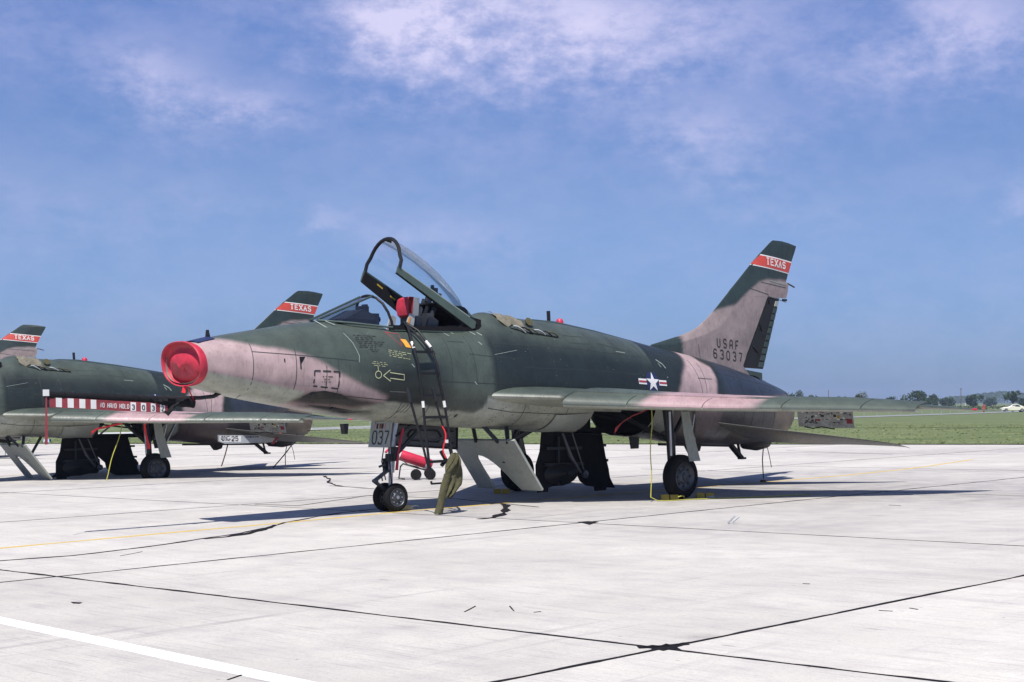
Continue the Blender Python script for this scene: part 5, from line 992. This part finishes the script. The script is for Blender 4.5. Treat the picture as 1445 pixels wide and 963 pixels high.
for X, D in fp:
    z = ground_z(X, D)
    if post0 is None:
        post0 = MB().tube([(0, 0, 0), (0, 0, .62)], .025, 6).build('fence_post', 'galvanised', fe); o = post0
    else: o = post0.copy(); sc.collection.objects.link(o)
    o.location = (X - fb[0], D - fb[1], z)
m = MB()
for h in (.35, .55): m.tube([(X, D, ground_z(X, D) + h) for X, D in fp], .004, 4)
m.build('fence_wire', 'galvanised', fe, off=fb)
MB().grid([[(X, D - .05, ground_z(X, D) + .02), (X, D - .05, ground_z(X, D) + .15)] for X, D in fp]).build('fence_rail', 'white_paint', fe, off=fb)

# ------------------------------------------------------------------ trees, poles, car, markers
def tree(name, X, D, w, h, label, cat='tree', mat='leaf', seed=1, low=.12, dens=1., group='trees across the airfield', leaf=.34):
    rd = random.Random(seed); z0 = ground_z(X, D) - .05; t = thing(name, label, cat, Matrix.Translation((X, D, z0)), group)
    tr = MB(); tr.tube([(0, 0, 0), (.05 * w, 0, h * .3), (-.02 * w, .02, h * .75)], [.045 * h, .035 * h, .012 * h], 7)
    cl = []
    n = int(16 * dens) + 4
    for k in range(n):
        a = rd.uniform(0, 2 * math.pi); r = w * .5 * math.sqrt(rd.random()) * .82; zz = rd.uniform(low + .12, .86) * h; sh = math.sin(math.pi * min(1, max(.0, (zz / h - low) / (1.02 - low)))) ** .5
        c = Vector((math.cos(a) * r * sh, math.sin(a) * r * sh, zz)); cl.append((c, w * rd.uniform(.10, .19) + .02 * h)); tr.tube([(0, 0, h * rd.uniform(.2, .5)), c * .6 + Vector((0, 0, h * .15)), c], [.014 * h, .009 * h, .004 * h], 4)
    tr.build('trunk', 'bark', t)
    m = MB()
    for c, r in cl:
        for k in range(int(70 * dens)):
            d = Vector((rd.gauss(0, 1), rd.gauss(0, 1), rd.gauss(0, .75))).normalized() * r * rd.random() ** .4; q = c + d
            s_ = leaf * rd.uniform(.5, 1.2); u = Vector((rd.gauss(0, 1), rd.gauss(0, 1), rd.gauss(0, 1))).normalized(); v = u.cross(Vector((rd.gauss(0, 1), rd.gauss(0, 1), rd.gauss(0, 1)))).normalized()
            m.add([q - u * s_, q + v * s_ * .6, q + u * s_, q - v * s_ * .6], [(0, 1, 2, 3)])
    m.build('crown', mat, t); return t
TREES = [(1104, 552, 26, 545, 'leafy tree nearest the tail of the nearest jet'), (1126, 551, 24, 549, 'dark tree second to the right of the jet tail'), (1146, 556, 20, 555, 'small dark tree at the right end of the clump behind the tail'),
         (1186, 558.5, 20, 558, 'small rounded tree standing alone just left of the dark raised aileron'), (1214, 552, 26, 551, 'pale loose tree rising behind the dark raised aileron'), (1258, 559, 16, 558, 'tiny tree peeping over the wing between larger trees'),
         (1294, 553.5, 42, 552, 'broadest tree of the far row with a rounded crown'), (1316, 557, 22, 556, 'slim tree touching the right side of the broadest tree'), (1338, 562, 26, 561, 'low bushy tree left of the utility pole'), (1375, 557, 24, 556, 'compact dark tree between the utility pole and the cream car'),
         (1397, 561, 20, 560, 'small bluish tree left of the cream car'), (1429, 551, 22, 550, 'tall forked dark tree above the cream car'), (1445, 560, 26, 559, 'dark bushy tree at the right edge of the picture')]
for k, (u, vt, wpx, _, lab) in enumerate(TREES):
    D = [520, 520, 540, 480, 440, 560, 400, 470, 520, 430, 620, 400, 440][k]; s_ = 2069.27 / D; X = far(u, D=D); zt_ = CAM_H + (566.9 - vt) / s_; h = zt_ - ground_z(X, D)
    tree('broadleaf_tree', X, D, wpx / s_ * 1.05, h, lab, mat='leaf_olive' if k == 4 else 'leaf', seed=20 + k, low=.02 if k not in (11,) else .3, dens=1.2 if wpx > 30 else .8, leaf=.36 if k != 4 else .26)
# scrub line and the blue wood far off
m = MB(); rd = random.Random(31)
for k in range(9000):
    u = rd.uniform(-300, 1800); D = rd.uniform(330, 420); X = far(u, D=D); hh = max(.1, .55 + .55 * noise.noise(Vector((u * .013, 3, 0)))); z = ground_z(X, D) + rd.uniform(0, hh); s_ = rd.uniform(.15, .35)
    m.add([(X - s_, D, z), (X, D + rd.uniform(-.2, .2), z + s_ * .8), (X + s_, D, z + .05), (X, D, z - s_ * .6)], [(0, 1, 2, 3)])
tag(m.build('roadside_scrub', 'leaf_olive'), 'low olive scrub growing along the far boundary behind the cream car', 'scrub', kind='stuff')
m = MB()
for k in range(26000):
    u = rd.uniform(-500, 2000); D = rd.uniform(1500, 1900); X = far(u, D=D); prof = 7 + 7 * noise.noise(Vector((u * .006, 7.3, 0))) + 3.5 * noise.noise(Vector((u * .03, 1.3, 0))); prof *= 1 if u > 1150 else .75
    z = ground_z(X, D) + rd.random() ** .7 * max(1.5, prof); s_ = rd.uniform(.7, 1.8); m.add([(X - s_, D, z), (X, D + rd.uniform(-1, 1), z + s_ * .8), (X + s_, D, z + .1), (X, D, z - s_ * .7)], [(0, 1, 2, 3)])
tag(m.build('distant_wood', 'leaf'), 'hazy blue belt of woodland along the horizon on the right', 'wood', kind='stuff')
for u, vt, D, arm, lab in ((1169, 550.5, 300, 0, 'bare thin pole standing behind the wing left of the small round tree'), (1356, 547.5, 420, 1, 'utility pole with a short crossarm rising over the distant wood'), (1266, 560, 500, 0, 'short distant pole just left of the broadest tree')):
    X = far(u, D=D); z0 = ground_z(X, D); zt_ = CAM_H + (566.9 - vt) * D / 2069.27; o = thing('utility_pole', lab, 'pole', Matrix.Translation((X, D, z0)), 'poles across the airfield')
    MB().tube([(0, 0, 0), (0, 0, zt_ - z0)], .10 if arm else .07, 6).build('pole_shaft', 'pole_wood', o)
    if arm: MB().bar((-.5, 0, zt_ - z0 - .4), (.5, 0, zt_ - z0 - .4), .1, .1).build('crossarm', 'pole_wood', o)
# cream coupe on the perimeter road, facing left
D = 255.; X = far(1430, D=D); z0 = CAM_H - (581.6 - 566.9) * D / 2069.27
car = thing('parked_car', 'cream fastback coupe on the perimeter road at the right edge', 'car', Matrix.Translation((X, D, z0)) @ Matrix.Rotation(R(-8), 4, 'Z'))
prof = [(-2.1, .32), (-2.12, .52), (-2.0, .72), (-1.5, .80), (-.85, .88), (-.25, 1.30), (.1, 1.36), (.6, 1.34), (1.2, 1.10), (1.75, .86), (2.1, .82), (2.15, .5), (2.1, .32)]
rows = []
for y, sc_, top in ((-.80, .97, .90), (-.76, 1., 1.), (-.55, 1., 1.03), (.55, 1., 1.03), (.76, 1., 1.), (.80, .97, .9)):
    rows.append([(x * sc_, y * (1 if z < .9 else .84), .32 + (z - .32) * (top if z > .6 else 1)) for x, z in prof])
m = MB().grid(rows, closed=True); m.add(rows[0], [tuple(range(13))]); m.add(rows[-1], [tuple(range(13))]); m.build('car_body', 'car_cream', car, True)
for y in (-.705, .705):
    s_ = -1 if y < 0 else 1
    MB().prism([(-.62, y * 1.0, .93), (-.18, y * .95, 1.25), (.12, y * .95, 1.28), (.12, y, .93)], (0, .03 * s_, 0)).build('side_window', 'car_glass', car)
    MB().prism([(.18, y, .93), (.18, y * .95, 1.28), (.60, y * .95, 1.26), (1.0, y, 1.08), (.95, y, .93)], (0, .03 * s_, 0)).build('side_window', 'car_glass', car)
    for x in (-1.32, 1.30): wt = MB().lathe((x, y * 1.12, .31), (0, s_, 0), [(-.1, 0), (-.1, .30), (0, .31), (.08, .30), (.08, 0)], 16).build('car_wheel', 'rubber', car, True); MB().lathe((x, y * 1.12, .31), (0, s_, 0), [(.075, .19), (.10, .17), (.10, 0)], 12).build('hubcap', 'steel', wt, True)
MB().prism([(-.80, -.6, .92), (-.80, .6, .92), (-.30, .55, 1.29), (-.30, -.55, 1.29)], (-.03, 0, .02)).build('windscreen', 'car_glass', car)
MB().box((-2.12, -.5, .62), (.05, .2, .14)).build('headlight', 'white_paint', car); MB().box((-2.12, .5, .62), (.05, .2, .14)).build('headlight', 'white_paint', car); MB().box((-2.16, 0, .45), (.08, 1.6, .12)).build('bumper', 'steel', car); MB().box((2.16, 0, .45), (.08, 1.6, .12)).build('bumper', 'steel', car)
# blue and white taxiway markers on the grass edge
for u, v, lab in ((452, 627.5, 'blue and white edge marker left of the nose gear door, beyond the apron'), (1102, 626.5, 'blue and white edge marker under the tail of the nearest jet'), (292, 629, 'faint edge marker behind the second jet nose wheel'), (66, 629, 'edge marker behind the second jet forked brake')):
    e0 = 62.; X0_, D0_ = (u - 722.5) / 2069.27, 1.
    # walk out along the ray to just past the apron edge
    D = next(d for d in np.arange(30, 120, .25) if edge_side(X0_ * d, d) > 1.0); X = X0_ * D
    o = thing('edge_marker', lab, 'marker', Matrix.Translation((X, D, ground_z(X, D))), 'edge markers beside the apron')
    MB().prism([(-.16, -.09, .02), (.16, -.09, .02), (.14, -.07, .17), (-.14, -.07, .17)], (0, .18, 0)).build('marker_body', 'marker_blue', o); MB().box((-.05, -.095, .10), (.10, .012, .09)).build('marker_panel', 'white_paint', o); MB().box((.17, 0, .09), (.05, .16, .17)).build('marker_foot', 'black_paint', o)
# slim orange and white posts by the road
for u, v, mt, lab in ((1309, 567, 'orange_paint', 'orange marker post in front of the broadest tree'), (1336.5, 569.5, 'white_paint', 'short white post below the low bushy tree'), (1362, 569, 'white_paint', 'white post tilted beside the compact dark tree')):
    D = 600.; X = far(u, D=D); z0 = ground_z(X, D); o = MB().tube([(0, 0, 0), (.1 if u > 1330 else 0, 0, (CAM_H + (566.9 - v + .5) * D / 2069.27) - z0)], .11, 6).build('marker_post', mt); o.location = (X, D, z0); tag(o, lab, 'post', 'posts along the perimeter road')

# ------------------------------------------------------------------ air: even thin haze round the whole field
m = bpy.data.materials.new('haze_air'); m.use_nodes = True; m.node_tree.nodes.clear()
T = NT(m.node_tree); out = T.new('ShaderNodeOutputMaterial'); vol = T.new('ShaderNodeVolumePrincipled', inp={'Color': (.62, .76, 1, 1), 'Density': .00028, 'Anisotropy': .2})
T.l.new(vol.outputs[0], out.inputs['Volume']); MAT['haze_air'] = m
hz = MB().box((0, 1000, 13.2), (6400, 5400, 34)).build('haze', 'haze_air'); tag(hz, kind='stuff')
